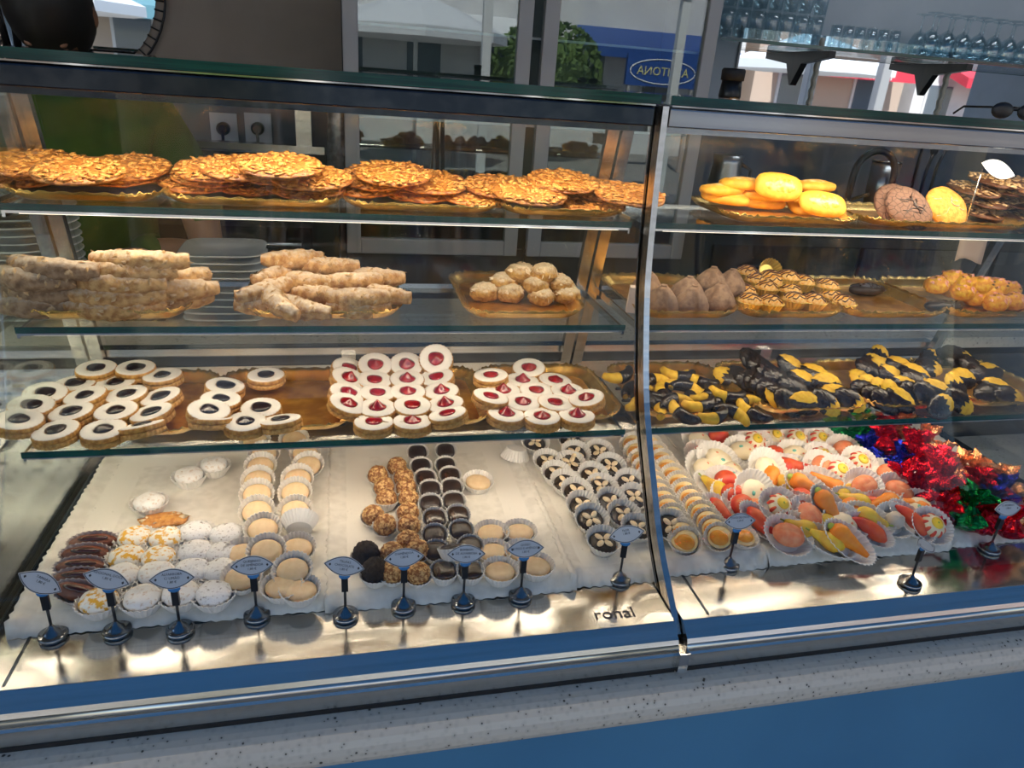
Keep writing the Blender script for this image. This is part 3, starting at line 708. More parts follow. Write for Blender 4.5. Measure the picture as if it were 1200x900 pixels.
def mz(kind, seed):
    if kind == 'apple':
        b_ = MB().ball((0, 0, .013), (.0175, .0175, .0125), 24, 14, lambda u: 1-.20*max(0, u.z)**6); col = 'mz_cream'
        st = []
        for k in range(9):
            a = 2*PI*k/9; s = MB().ball((0, 0, 0), (.0034, .0036, .0070), 8, 6); s.xf(Matrix.Translation((.0152*math.cos(a), .0152*math.sin(a), .0150)) @ Matrix.Rotation(a, 4, 'Z') @ Matrix.Rotation(R(-28), 4, 'Y')); st.append(('red_stripe', s.me('red_stripe', 'mz_red')))
        t_ = MB().ball((0, 0, .0230), (.0095, .0095, .0030), 14, 6); st.append(('yellow_crown', t_.me('yellow_crown', 'mz_yellow')))
        t_ = MB().ball((0, 0, .0252), (.0020, .0020, .0016), 8, 5); st.append(('stem', t_.me('stem', 'mz_green')))
        return [('fruit', b_.me('fruit', col), st), dish(.031)]
    if kind == 'carrot':
        b_ = MB().tube([(-.026+.052*i/12, 0, .0115) for i in range(13)], [.003+.0092*min(1, i/9)*(1 if i < 11 else (.8 if i < 12 else .3))*(1+.06*math.sin(i*2.4+seed)) for i in range(13)], 14)
        l_ = MB().ball((.026, 0, .012), (.006, .005, .004), 10, 6)
        return [('carrot', b_.me('carrot', 'mz_orange'), [('leaf_tuft', l_.me('leaf_tuft', 'mz_green'))]), ('paper_cup', cup(.016, .0235, .012, 32, .035, 1.55, .95), [])]
    if kind == 'pear':
        b_ = MB().tube([(-.02+.044*i/10, 0, .012) for i in range(11)], [r_*.0125 for r_ in (.25, .7, .95, 1, .98, .88, .72, .56, .46, .40, .22)], 16)
        l_ = MB().tube([(.023, 0, .012), (.030, .001, .014)], .0012, 6)
        return [('pear', b_.me('pear', 'mz_yellow'), [('stem', l_.me('stem', 'mz_green'))]), ('paper_cup', cup(.016, .0235, .012, 32, .035, 1.5, .95), [])]
    if kind == 'shell':
        b_ = MB().ball((0, 0, .011), (.024, .0175, .0085), 26, 12, lambda u: (1-.28*max(0, u.x)**2)*(1+.025*math.cos(8*math.atan2(u.y, u.x))))
        d1 = MB().ball((-.006, .003, .0185), (.0042, .003, .0012), 8, 5); d2 = MB().ball((.004, -.005, .0180), (.003, .0025, .0012), 8, 5)
        return [('shell', b_.me('shell', 'mz_cream'), [('teal_dab', d1.me('teal_dab', 'mz_teal')), ('red_dab', d2.me('red_dab', 'mz_coral'))]), dish(.030)]
    if kind == 'pepper':
        b_ = MB().tube([(-.026+.05*i/10, .004*math.sin(i*.4), .0105) for i in range(11)], [r_*.0100 for r_ in (.15, .4, .6, .75, .85, .92, .98, 1, .95, .7, .25)], 14)
        return [('pepper', b_.me('pepper', 'mz_red'), []), ('paper_cup', cup(.015, .022, .012, 32, .035, 1.6, .9), [])]
    if kind == 'peach':
        b_ = MB().ball((0, 0, .0125), (.0205, .0155, .0115), 24, 14, lambda u: 1-.10*math.exp(-(u.y*7)**2)*max(0, u.z))
        return [('fruit', b_.me('fruit', 'mz_coral'), []), dish(.029)]
    if kind == 'redfruit':
        b_ = MB().ball((0, 0, .0135), (.0165, .0150, .0130), 22, 12)
        l_ = MB().ball((.015, 0, .015), (.004, .003, .002), 8, 5)
        return [('fruit', b_.me('fruit', 'mz_red'), [('leaf', l_.me('leaf', 'mz_green'))]), dish(.028)]
    b_ = MB().ball((0, 0, .0115), (.0125, .0115, .0105), 18, 10, lambda u: 1+.05*math.cos(5*math.atan2(u.y, u.x)))
    return [('bulb', b_.me('bulb', 'mz_grey'), []), dish(.026)]
MZ = {k: [mz(k, i) for i in range(1)] for k in ('apple', 'carrot', 'pear', 'shell', 'pepper', 'peach', 'redfruit', 'garlic')}
def foilsweet(mat, seed):
    rnd = random.Random(seed); nu, nv = 26, 16; vs = []
    for j in range(nv+1):
        u = j/nv
        if u < .62: r = .0195*math.sin(min(1, u/.40)*PI/2)**.55*(1 if u < .4 else 1-.72*((u-.4)/.22)**.8); z = .030*u/.62
        else: r = .0195*.28+.010*((u-.62)/.38)**1.1; z = .030+.016*(u-.62)/.38
        for i in range(nu):
            a = 2*PI*i/nu
            k = 1+.22*noise.noise((math.cos(a)*3+seed*4, math.sin(a)*3, u*7))+(.10*(1 if i % 2 else -1) if u > .3 else .04*(1 if i % 2 else -1))
            k *= 1+(.35*math.sin(a*3+seed)+.2*math.sin(a*5) if u > .62 else 0)*(u-.62)/.38 if u > .62 else 1
            vs.append((r*k*math.cos(a), r*k*math.sin(a), z+(.006*noise.noise((math.cos(a)*2, math.sin(a)*2, seed)) if u > .7 else 0)))
    fs = [(j*nu+i, j*nu+(i+1) % nu, (j+1)*nu+(i+1) % nu, (j+1)*nu+i) for j in range(nv) for i in range(nu)]
    return [('wrapped_sweet', mesh('wrapped_sweet', vs, fs+[tuple(range(nu))[::-1]], mat, False), [])]
FO = {c: [foilsweet('foil_'+c, i) for i in range(3)] for c in ('red', 'green', 'blue', 'copper')}
def dipped(kind, seed):
    """scalloped half-dipped biscuit, long axis x; end = yellow tip, side = yellow long side"""
    L, B, T_ = .0285, .0175, .0095; nu, nv = 40, 8; pts = []
    def sp(u):
        a = math.atan2(u.y, u.x); return (1+.035*math.cos(13*a))*(1-.22*max(0, u.x))
    full = MB().ball((0, 0, T_*.5), (L, B, T_*.62), nu, nv, sp)
    for v in full.v: v.z = max(0, v.z)
    big = MB().ball((0, 0, T_*.5), (L*1.03, B*1.04, T_*.72), nu, nv, sp)
    for v in big.v: v.z = max(-.0004, v.z)
    keep = []
    for f in big.f:
        c = sum((big.v[i] for i in f), Vector())/len(f)
        if (kind == 'end' and c.x < .004+.003*math.sin(c.y*200)) or (kind == 'side' and c.y < .001+.0015*math.sin(c.x*150)) or kind == 'all': keep.append(f)
    big.f = keep
    return [('biscuit', full.me('biscuit', 'dip_yellow'), []), ('chocolate_dip', big.me('chocolate_dip', 'dip_choc'), [])]
def horn(seed):
    """curved horn-shaped biscuit dipped on one half"""
    pts = [(.024*math.sin(t_), .020*(math.cos(t_)-.75), .0075) for t_ in [R(-75+150*i/14) for i in range(15)]]
    rr = [.0085*(.45+.55*math.sin(PI*(i+.6)/15.2)) for i in range(15)]
    a = MB().tube(pts, rr, 12); b_ = MB().tube(pts[:9], [r_*1.09 for r_ in rr[:9]], 12)
    for m_ in (a, b_):
        for v in m_.v: v.z = max(.0002, v.z)
    return [('biscuit', a.me('biscuit', 'dip_yellow'), []), ('chocolate_dip', b_.me('chocolate_dip', 'dip_choc'), [])]
DIP = {k: dipped(k, 1) for k in ('end', 'side', 'all')}; HORN = horn(1)
def roll(seed, L=.058, r=.0155, mat='roll', bend=.012):
    n = 34; pts = [(L*(i/(n-1)*2-1), bend*(1-(i/(n-1)*2-1)**2)*0+bend*math.sin((i/(n-1))*PI), r) for i in range(n)]
    rr = [r*(.55+.45*math.sin(PI*(i+.9)/(n+.8)))*(1+.035*math.sin(i*.8+seed)) for i in range(n)]
    mb = MB().tube(pts, rr, 22)
    for v in mb.v:
        k = noise.noise(v*70+Vector((seed*3, 0, 0)))*.0020-max(0, .30-abs(noise.noise(v*130+Vector((0, seed, 0)))))*.0065+.0012
        d = Vector((0, v.y-bend*.6, v.z-r)); d = d.normalized() if d.length > 1e-6 else d
        v += d*k; v.z = max(.0005, v.z)
    return [('pastry', mb.me('pastry', mat), []), ('almond_flakes', flakes_on(mb, 20, 'flake_pale', seed), [])]
def flakes_on(mb, n, mat, seed, sz=.0055, zmin=.012):
    rnd = random.Random(seed+99); out = MB(); c0 = sum(mb.v, Vector())/len(mb.v)
    cand = [v for v in mb.v if v.z > zmin]
    for i in range(n):
        p = rnd.choice(cand); nr = (p-Vector((p.x, c0.y, c0.z))).normalized(); u = nr.orthogonal().normalized(); u.rotate(Matrix.Rotation(rnd.uniform(0, 6.28), 3, nr)); w = nr.cross(u)
        p = p+nr*.0004; s = sz*rnd.uniform(.7, 1.2)
        out.add([p-u*s, p+w*s*.5, p+u*s, p-w*s*.5, p+nr*.0011], [(0, 4, 1), (1, 4, 2), (2, 4, 3), (3, 4, 0), (0, 1, 2, 3)])
    return out.me('almond_flakes', mat, False)
def crusty(seed, mat='crust', r=.022):
    mb = MB().ball((0, 0, r*.62), (r*1.15, r, r*.72), 26, 14, lambda u: 1+.16*noise.noise(u*3+Vector((seed*5, 0, 0)))+.06*noise.noise(u*9))
    for v in mb.v: v.z = max(.0004, v.z)
    return [('pastry', mb.me('pastry', mat), []), ('almond_flakes', flakes_on(mb, 22, 'almond' if mat == 'crust' else 'roll_dark', seed, .006), [])]
def figcake(seed):
    mb = MB().lathe([(.016, .0005), (.023, .006), (.0235, .012), (.019, .022), (.011, .031), (.006, .036), (.0005, .037)], 26, lambda a, r, z: 1+.26*noise.noise((math.cos(a)*2+seed*4, math.sin(a)*2, z*70))+.10*noise.noise((math.cos(a)*5, math.sin(a)*5+seed, z*150)))
    t_ = MB().lathe([(.0042, .034), (.0046, .0385), (.003, .0388), (.0025, .036)], 12)
    return [('pastry', mb.me('pastry', 'fig'), [('rolled_tip', t_.me('rolled_tip', 'fig'))])]
def drizzled(seed, r=.021):
    b_ = MB().lathe([(r*.74, .001), (r*.98, .012), (r, .014), (r*.85, .021), (r*.45, .026), (r*.02, .0275)], 24, lambda a, q, z: 1+.07*noise.noise((math.cos(a)*2+seed, math.sin(a)*2, z*80)))
    d = MB()
    for k in range(5):
        y = (k-2)*r*.34; xs = math.sqrt(max(0, (r*.92)**2-y*y))
        pts = []
        for i in range(7):
            x = -xs+2*xs*i/6; yy = y+.0025*math.sin(i*2+seed+k); q = math.hypot(x, yy)/r
            pts.append((x, yy, .0150+.0130*max(0, 1-q*q)**.6))
        d.tube(pts, .0012, 5)
    return [('cake', b_.me('cake', 'cake_orange'), [('chocolate_drizzle', d.me('chocolate_drizzle', 'drizzle'))]), ('gold_cup', cup(r*.78, r*1.12, .0145, 24, .04, mat='gold_cup', name='gold_cup'), [])]
def coconut(seed, r=.022):
    b_ = MB().ball((0, 0, r*.72), (r*1.1, r*.95, r*.8), 26, 14, lambda u: 1+.16*noise.noise(u*4+Vector((seed*5, 0, 0)))+.07*noise.noise(u*11))
    for v in b_.v: v.z = max(.0004, v.z)
    return [('cake', b_.me('cake', 'cake_yellow'), [('pink_sugar', flakes_on(b_, 16, 'pink_sugar', seed, .006, .018)), ('chocolate_drizzle', flakes_on(b_, 10, 'drizzle', seed+5, .004, .014))])]
def slab(seed):
    b_ = MB().ball((0, 0, .011), (.040, .018, .011), 26, 10, lambda u: 1+.12*noise.noise(u*4+Vector((seed*5, 0, 0)))+.05*noise.noise(u*12))
    for v in b_.v: v.z = max(.0004, v.z)
    return [('chocolate_slab', b_.me('chocolate_slab', 'choc'), [('nut_ridges', flakes_on(b_, 12, 'choc_marble', seed, .006, .016))])]
def brittle(seed, r=.058, dark=False):
    mb = MB().lathe([(r*.7, 0), (r, .0012), (r*.985, .004), (r*.6, .0062), (r*.02, .0068)], 40, lambda a, q, z: 1+.07*noise.noise((math.cos(a)*2.2+seed*5, math.sin(a)*2.2, 0))+.03*noise.noise((math.cos(a)*8, math.sin(a)*8, seed)))
    for v in mb.v: v.z += .002*noise.noise(Vector((v.x*45, v.y*45, seed)))
    f = flakes(r*.94, 190 if not dark else 80, .0052, 'flake' if not dark else 'flake_pale', seed, sz=.0072, dome=lambda q: .0018*(1-q))
    return [('caramel_base', mb.me('caramel_base', 'florentine' if not dark else 'florentine_dark'), [('almond_flakes', f)])]
BR = [brittle(i) for i in range(3)]; BRD = [brittle(i+5, .046, True) for i in range(3)]
def ybiscuit(seed):
    mb = MB().ball((0, 0, .008), (.036, .019, .0082), 28, 12, lambda u: (1/(abs(u.x)**4+abs(u.y)**4+abs(u.z)**4)**.25)**.55*(1+.03*noise.noise(u*3+Vector((seed*4, 0, 0)))))
    for v in mb.v: v.z = max(.0003, v.z)
    g = MB().ball((0, 0, .0135), (.026, .012, .0045), 20, 8, lambda u: 1+.12*noise.noise(u*4+Vector((seed, 0, 0))))
    return [('biscuit', mb.me('biscuit', 'yellow_biscuit'), [('glaze', g.me('glaze', 'yellow_glaze'))])]
def bigbiscuit(seed, mat):
    r = .036; mb = MB().lathe([(r*.8, .0003), (r, .004), (r*.97, .008), (r*.7, .0115), (r*.3, .0130), (r*.02, .0134)], 36, lambda a, q, z: 1+.035*noise.noise((math.cos(a)*2+seed*3, math.sin(a)*2, 0)))
    for v in mb.v:
        if v.z > .006: v.z += .0016*noise.noise(Vector((v.x*60, v.y*60, seed)))
    ck = MB(); rnd = random.Random(seed)
    for k in range(9 if mat == 'brown_biscuit' else 5):
        a = rnd.uniform(0, 6.28); q = rnd.uniform(0, .5)*r; p = Vector((q*math.cos(a), q*math.sin(a), 0)); pts = []
        d = rnd.uniform(0, 6.28)
        for i in range(6):
            rr_ = p.length/r; z_ = .0136-.0065*rr_**2.2; pts.append((p.x, p.y, z_)); d += rnd.uniform(-.9, .9); p = p+Vector((math.cos(d), math.sin(d), 0))*.0055
            if p.length > r*.86: break
        if len(pts) > 1: ck.tube(pts, .0008, 5)
    return [('biscuit', mb.me('biscuit', mat), [('cracks' if mat == 'brown_biscuit' else 'sugar_marks', ck.me('cracks', 'choc' if mat == 'brown_biscuit' else 'pink_sugar'))])]

# ------------------------------------------------------------------ putting the pastries out
def at(px, py, z0, h=.015, ymax=None, ymin=None):
    p = onz(px, py, z0+h)
    if ymax and p.y > ymax: p = ony(px, py, ymax)
    if ymin and p.y < ymin: p = ony(px, py, ymin)
    return Vector((p.x, p.y, p.z-h))
rg = random.Random(3)
def crop(x0, y0, s, l): return [(x0+q[0]/s, y0+q[1]/s)+tuple(q[2:]) for q in l]
def spin(): return rg.uniform(0, 2*PI)
# --- jam biscuits on the lowest shelf
JB = [jam_biscuit('jam_black', i, (.0, .001, .002)[i], (.42, .46, .40)[i]) for i in range(3)]
JR = [jam_biscuit('jam_red', i, (.001, .005, .009)[i], (.40, .42, .42)[i]) for i in range(3)]
ZT = S1+.0023
def biscuits(lst, protos, label, group, cat='biscuit', ymax=1.145):
    for i, q in enumerate(lst):
        tx, ty, up = (q[2:]+(0, 0, 0)[len(q)-2:]) if len(q) < 5 else q[2:5]
        p = at(q[0], q[1], ZT+up, .016, ymax)
        p.z += .028*math.sin(R(max(abs(tx), abs(ty))))
        place('jam_biscuit', protos[(i*7+i//3) % 3], p, (R(tx)+R(rg.uniform(-2, 2)), R(ty), spin()*.0), 1, label, cat, group)
biscuits(crop(0, 400, 5, [(565, 160, 6, 0, .004), (795, 155, 4, 0, .002), (955, 200, 0, -4, .010), (440, 245, 3, 0, .004), (680, 240, 3, -3, .003), (265, 305, 8, 5, .008), (510, 325, 2, -9, .006),
    (750, 315, 2, -7, .006), (955, 335, 2, -12, .004), (180, 375, 6, 6, .010), (425, 415, 2, -6, .004), (685, 405, 3, -4, .006), (900, 430, 0, -12, .004), (105, 465, 2, 8, .010), (335, 525, 2, -6, .001), (610, 515, 3, -2, .002), (840, 520, -16, -10, .000)]),
    JB, 'sugared sandwich biscuit with black jam on the crowded gold tray', 'black jam biscuits on the crowded tray')
biscuits(crop(200, 400, 6, [(670, 235, 2, 0, .010), (375, 320, 0, 8, .006), (345, 410, 3, 6, .008), (635, 465, 4, 0, .003), (260, 490, 6, 9, .014), (280, 575, -18, 4, .000), (525, 565, 4, 0, .002), (780, 575, -12, -6, .000)]),
    JB, 'sugared sandwich biscuit with black jam on the mostly empty gold tray', 'black jam biscuits on the mostly empty tray')
biscuits(crop(370, 400, 6.316, [(230, 215, 14, 16, .002), (440, 195, 22, 0, .002), (670, 195, 24, 0, .002), (890, 165, 40, -8, .004), (225, 295, 10, 20, .004), (430, 290, 8, 4, .003), (675, 285, 8, 0, .003), (905, 275, 8, -12, .003),
    (225, 395, 6, 14, .004), (455, 385, 6, 2, .003), (680, 375, 6, 0, .003), (935, 370, 6, -6, .003), (220, 485, 4, 18, .004), (455, 490, 4, 0, .003), (715, 475, 6, 0, .004), (970, 475, 0, -10, .004),
    (430, 590, 0, 0, 0), (715, 585, 0, 0, 0), (990, 555, -6, -12, .004)]), JR, 'sugared sandwich biscuit with red jam in the four neat rows', 'red jam biscuits in neat rows')
biscuits(crop(530, 400, 6, [(275, 240, 2, -4, .016), (540, 195, 12, -6, .008), (490, 275, 4, 2, .004), (720, 275, 4, 4, .004), (355, 345, 5, 0, .003), (590, 345, 5, 0, .003), (810, 350, 5, 0, .004), (260, 400, 0, 10, .010), (495, 425, 4, 0, .003),
    (720, 430, 4, 3, .003), (955, 415, 2, -14, .006), (375, 510, 0, 4, 0), (630, 525, 2, 0, 0), (875, 515, 2, 0, 0)]), JR, 'sugared sandwich biscuit with peaked red jam on the tray nearest the mullion', 'peaked red jam biscuits')
p = at(530+275/6, 400+258/6, ZT, .010, 1.145)
place('jam_biscuit', JR[0], p, (0, 0, 0), 1, 'red jam biscuit lying under another at the back of its tray', 'biscuit')
# --- dipped biscuits
def dips(lst, label, group, ymax=1.140, horn_=False):
    for q in lst:
        px, py, kind, ang, tilt = q[:5]; up = q[5] if len(q) > 5 else 0
        p = at(px, py, ZT+up*1.4, .014, ymax)
        tilt = tilt+(18 if not horn_ else 10); p.z = max(p.z, ZT)+.016*math.sin(R(tilt))
        m_ = Matrix.Rotation(R(tilt), 3, 'X') @ Matrix.Rotation(R(ang), 3, 'Z')
        place('dipped_biscuit', HORN if horn_ else DIP[kind], p, m_.to_euler(), 1.22, label, 'biscuit', group)
dips(crop(690, 390, 4.615, [(165, 225, 'h', 200, 8, .006), (480, 225, 'h', 170, 14, .010), (600, 255, 'h', 150, 10, .006), (340, 262, 'h', 20, 10, .006), (530, 300, 'h', 330, 12, .006), (430, 305, 'h', 60, 8), (620, 330, 'h', 215, 10, .006), (745, 335, 'h', 165, 14, .008),
    (460, 370, 'h', 10, 10, .004), (350, 385, 'h', 290, 8), (600, 385, 'h', 190, 12, .005), (840, 380, 'h', 30, 8), (410, 330, 'h', 100, 8), (500, 425, 'h', 120, 6), (680, 440, 'h', 200, 6), (880, 425, 'h', 130, 8), (700, 385, 'h', 20, 8), (560, 350, 'h', 45, 8), (770, 430, 'h', 320, 6), (330, 330, 'h', 160, 6), (250, 300, 'h', 15, 6), (240, 350, 'h', 250, 6)]),
    'horn shaped yellow biscuit half dipped in chocolate', 'dipped horn biscuits', horn_=True)
dips(crop(820, 400, 6, [(185, 240, 'end', 150, 15, .004), (260, 250, 'all', 150, 30), (330, 280, 'all', 150, 32), (390, 295, 'all', 150, 34), (430, 325, 'all', 145, 34), (480, 355, 'all', 145, 34), (540, 395, 'side', 140, 34), (600, 420, 'all', 130, 34),
    (370, 150, 'end', 310, 34, .008), (430, 195, 'all', 320, 34, .008), (495, 245, 'all', 320, 34, .006), (545, 275, 'all', 320, 34, .004), (640, 185, 'side', 320, 32, .008), (730, 290, 'side', 325, 32, .004), (740, 440, 'side', 350, 45), (890, 300, 'side', 350, 40, .004), (885, 440, 'end', 315, 30), (1060, 420, 'end', 330, 30), (960, 380, 'side', 345, 30), (660, 330, 'all', 330, 30), (820, 230, 'side', 330, 20, .006)]),
    'fan shaped yellow biscuit dipped in chocolate, in leaning rows', 'dipped fan biscuits')
dips(crop(1000, 380, 6, [(175, 215, 'end', 60, 20, .012), (120, 270, 'end', 40, 20, .010), (335, 300, 'side', 330, 24, .010), (440, 350, 'side', 330, 24, .008), (110, 330, 'all', 320, 30, .006), (200, 300, 'end', 140, 28, .008), (270, 380, 'side', 320, 34, .006), (430, 405, 'end', 330, 30, .006),
    (50, 385, 'end', 140, 20), (110, 435, 'end', 120, 30), (185, 465, 'end', 110, 30), (255, 480, 'end', 100, 30), (60, 470, 'all', 150, 30), (135, 505, 'all', 145, 30), (200, 535, 'all', 140, 32), (330, 540, 'side', 320, 34), (420, 500, 'all', 320, 34), (500, 515, 'all', 310, 40), (610, 570, 'end', 30, 30), (590, 470, 'side', 330, 30, .004), (700, 430, 'end', 100, 30, .004), (740, 550, 'end', 320, 34), (380, 450, 'side', 325, 26, .004)]),
    'shell shaped yellow biscuit dipped in chocolate, in two long rows', 'dipped shell biscuits')
dips(crop(1000, 380, 6, [(540, 228, 'end', 30, 15, .010), (530, 300, 'end', 350, 20, .006), (640, 220, 'all', 20, 15, .012), (740, 275, 'all', 330, 30, .008), (820, 310, 'end', 310, 34, .006), (760, 385, 'side', 345, 40, .002), (740, 205, 'end', 330, 10, .012), (900, 370, 'all', 320, 30, .002), (960, 318, 'side', 0, 10, .004), (940, 485, 'all', 10, 20), (1090, 500, 'end', 350, 20), (1010, 440, 'side', 340, 20)]),
    'jumbled yellow biscuit dipped in chocolate on the tray by the end pane', 'jumbled dipped biscuits')
# --- middle shelf
ZM = S2+.0023
ROLL = [roll(i, .060) for i in range(4)]; ROLLS = [roll(i+10, .045, .0145, 'roll', .010) for i in range(4)]; ROLLD = [roll(i+4, mat='roll_dark') for i in range(3)]; CR = [crusty(i) for i in range(3)]; FG = [figcake(i) for i in range(3)]
DR = [drizzled(i) for i in range(3)]; CO = [coconut(i) for i in range(3)]; SL = [slab(i) for i in range(2)]
def put(name, protos, lst, z0, h, label, cat, group, ymax=None, ymin=None, clampz=True, sc=1):
    for i, q in enumerate(lst):
        px, py, rz, tx, up = (tuple(q)+(0, 0, 0)[len(q)-2:])[:5]
        p = at(px, py, z0+up, h, ymax, ymin)
        if clampz: p.z = max(p.z, z0)
        m_ = Matrix.Rotation(R(tx), 3, 'X') @ Matrix.Rotation(R(rz), 3, 'Z')
        place(name, protos[i % len(protos)], p, m_.to_euler(), sc, label, cat, group)
put('almond_roll', ROLLD, crop(0, 230, 5, [(330, 405, 165, 6, .058), (190, 465, 165, 6, .040), (240, 545, 168, 6, .018), (210, 625, 172, 4, 0)]), ZM, .016, 'dusty brown almond roll in the pile by the leaning post', 'pastry', 'almond rolls in the first pile', 1.17, 1.03)
put('almond_roll', ROLL, crop(0, 230, 5, [(830, 370, 180, 0, .062), (760, 425, 178, 0, .050), (700, 490, 176, 4, .036), (690, 570, 182, 4, .017), (690, 640, 186, 4, 0), (960, 470, 200, 0, .030), (1010, 540, 190, 0, .016), (980, 600, 200, 0, 0)]), ZM, .016, 'golden almond roll in the pile beside the square plates', 'pastry', 'almond rolls in the second pile', 1.18, 1.03)
put('almond_roll', ROLLS, crop(180, 280, 4, [(650, 85, 195, 0, .050), (820, 120, 180, 0, .040), (560, 160, 240, 0, .030), (720, 190, 160, 0, .024), (520, 225, 215, 10, .020), (600, 270, 120, 20, .016), (930, 190, 190, 0, .028), (960, 265, 180, 0, .016), (960, 320, 182, 0, 0), (700, 300, 150, 14, .004), (540, 300, 185, 0, 0), (1040, 170, 170, 0, .026), (1080, 250, 150, 0, .012), (780, 250, 170, 0, .010)]), ZM, .016,
    'sugared almond roll in the loose heap', 'pastry', 'almond rolls in the loose heap', 1.19, 1.03)
put('crusty_pastry', CR, crop(400, 120, 3.333, [(700, 665, 10, 0, .030), (790, 665, 60, 0, .034), (640, 700, 0, 0, .014), (760, 710, 80, 0, .016), (850, 705, 120, 0, .016), (560, 740, 20, 0, 0), (660, 745, 40, 0, 0), (780, 755, 90, 0, 0), (880, 750, 30, 0, 0)]), ZM, .014, 'crusty golden almond pastry dusted with sugar', 'pastry', 'crusty almond pastries', 1.19, 1.04)
put('fig_pastry', FG, crop(680, 260, 4.2857, [(340, 330, 0, 0, .010), (410, 400, 50, 0, 0), (540, 350, 0, 0, .006), (700, 380, 0, 0, 0), (560, 420, 40, 0, 0), (660, 300, 30, 0, .014), (755, 310, 0, 0, .012)]), ZM, .020, 'brown crinkled fig pastry with a rolled tip', 'pastry', 'fig pastries', 1.17, 1.05, sc=1.22)
put('wafer_slab', [[('wafer', bevel_me, []) for bevel_me in [MB().box((-.011, -.006, 0), (.011, .006, .044)).me('wafer', 'kraft', False)]]], [(743, 350, -15, 8, 0)], ZM, .022, 'pale upright wafer leaning beside the mullion on the middle shelf', 'wafer', None, 1.15)
put('drizzled_cake', DR, crop(830, 290, 6.316, [(290, 180, 0, 0, .026), (360, 240, 0, 0, .018), (460, 215, 0, 20, .026), (590, 215, 0, 0, .028), (700, 250, 0, 0, .020), (270, 320, 0, 0, .006), (430, 290, 0, 0, .012), (600, 310, 0, 0, .008), (640, 380, 0, 0, 0), (780, 390, 0, 0, 0), (880, 280, 0, 0, .018), (1000, 400, 0, 0, 0), (460, 400, 0, 0, 0), (310, 390, 0, 0, 0), (900, 350, 0, 0, .004)]), ZM, .016,
    'orange cake drizzled with chocolate in a gold cup', 'cake', 'drizzled orange cakes', 1.18, 1.04)
gc_ = cup(.016, .024, .0145, 24, .04, mat='gold_cup', name='gold_cup')
pq = at(830+440/6.316, 290+140/6.316, ZM, .012, 1.15); place('empty_cup', [('gold_cup', gc_, [])], pq, (R(65), 0, 0), 1, 'empty pleated gold cup tipped on top of the drizzled cakes', 'paper cup')
put('chocolate_slab', SL, crop(1000, 290, 6, [(100, 285, 0, 0, 0), (640, 405, 0, 0, 0)]), ZM, .014, 'dark nutty chocolate slab on the nearly bare gold tray', 'chocolate', 'dark chocolate slabs', 1.19, 1.04)
put('coconut_cake', CO, crop(1000, 290, 6, [(590, 265, 0, 0, .016), (700, 225, 0, 0, .028), (780, 250, 0, 0, .026), (770, 310, 0, 0, .012), (900, 270, 0, 0, .024), (960, 330, 0, 0, .010), (1000, 390, 0, 0, 0), (1090, 300, 0, 0, .012), (860, 350, 0, 0, .002), (1120, 380, 0, 0, 0), (1000, 280, 0, 0, .022), (700, 290, 0, 0, .008)]), ZM, .016,
    'yellow coconut cake with pink sugar and chocolate lines', 'cake', 'yellow coconut cakes', 1.19, 1.04)
# --- top shelf
ZH = S3+.0023
LAID = []
def disc(name, protos, lst, label, group, cat='brittle', ymax=1.148, ymin=1.080, gap=.0090, near=.075):
    """each disc leans the same way and rests on those already laid under it"""
    for i, (px, py, tx, ty, up) in enumerate(lst):
        for k in range(14):
            p = at(px, py, ZH+up, .008, ymax, ymin); p.z = max(p.z, ZH+up)+.0105
            if all((p.x-q_[0])**2+(p.y-q_[1])**2 > near**2 or abs(p.z-q_[2]-(p.y-q_[1])*-.176*-1) > gap*.95 for q_ in LAID): break
            up += .0045
        LAID.append((p.x, p.y, p.z))
        m_ = Matrix.Rotation(R(10), 3, 'X') @ Matrix.Rotation(spin(), 3, 'Z')
        place(name, protos[i % len(protos)], p, m_.to_euler(), 1, label, cat, group)
disc('almond_brittle', BR, [(30, 208, 0, 0, .000), (62, 200, 3, 0, .008), (40, 195, 8, 0, .016), (95, 205, 5, -4, .006), (140, 207, 2, 0, 0), (150, 200, 8, -6, .008)], 'flat golden almond brittle disc beside the leaning post', 'almond brittle by the post')
disc('almond_brittle', BR, [(235, 215, 0, 0, 0), (300, 218, 0, 0, 0), (360, 222, 0, 0, 0), (250, 208, 8, 6, .008), (320, 205, 8, 0, .010), (285, 200, 10, 0, .020), (330, 198, 14, 4, .024), (365, 212, 10, -6, .012), (255, 202, 8, 4, .014)], 'golden almond brittle disc in the tall heap', 'almond brittle in the heap')
disc('almond_brittle', BR, [(425, 220, 0, 0, 0), (490, 226, 0, 0, 0), (440, 212, 6, 0, .008), (505, 217, 8, -6, .008), (560, 232, 0, 0, 0), (460, 207, 6, 0, .014), (585, 222, 8, 0, .008)], 'golden almond brittle disc lying flat between the posts', 'flat almond brittle')
disc('almond_brittle', BR, [(620, 236, 0, 0, 0), (690, 240, 0, 0, 0), (640, 224, 8, 0, .010), (705, 226, 24, 0, .010), (735, 240, 0, 0, .004), (660, 216, 8, 0, .018)], 'almond brittle disc beside the chrome mullion on the top shelf', 'almond brittle by the mullion')
YBI = [ybiscuit(i) for i in range(3)]
put('yellow_biscuit', YBI, crop(760, 150, 5.4545, [(470, 395, 10, 0, .012), (490, 440, 160, 10, 0), (600, 355, 0, 0, .024), (720, 420, -12, 8, .014), (720, 470, -10, 8, 0), (950, 470, 80, 20, .0), (830, 400, 0, 0, .020), (1060, 370, 10, 0, .020)]), ZH, .010, 'long glossy yellow biscuit on the top shelf', 'biscuit', 'yellow biscuits', 1.165, 1.06, sc=1.2)
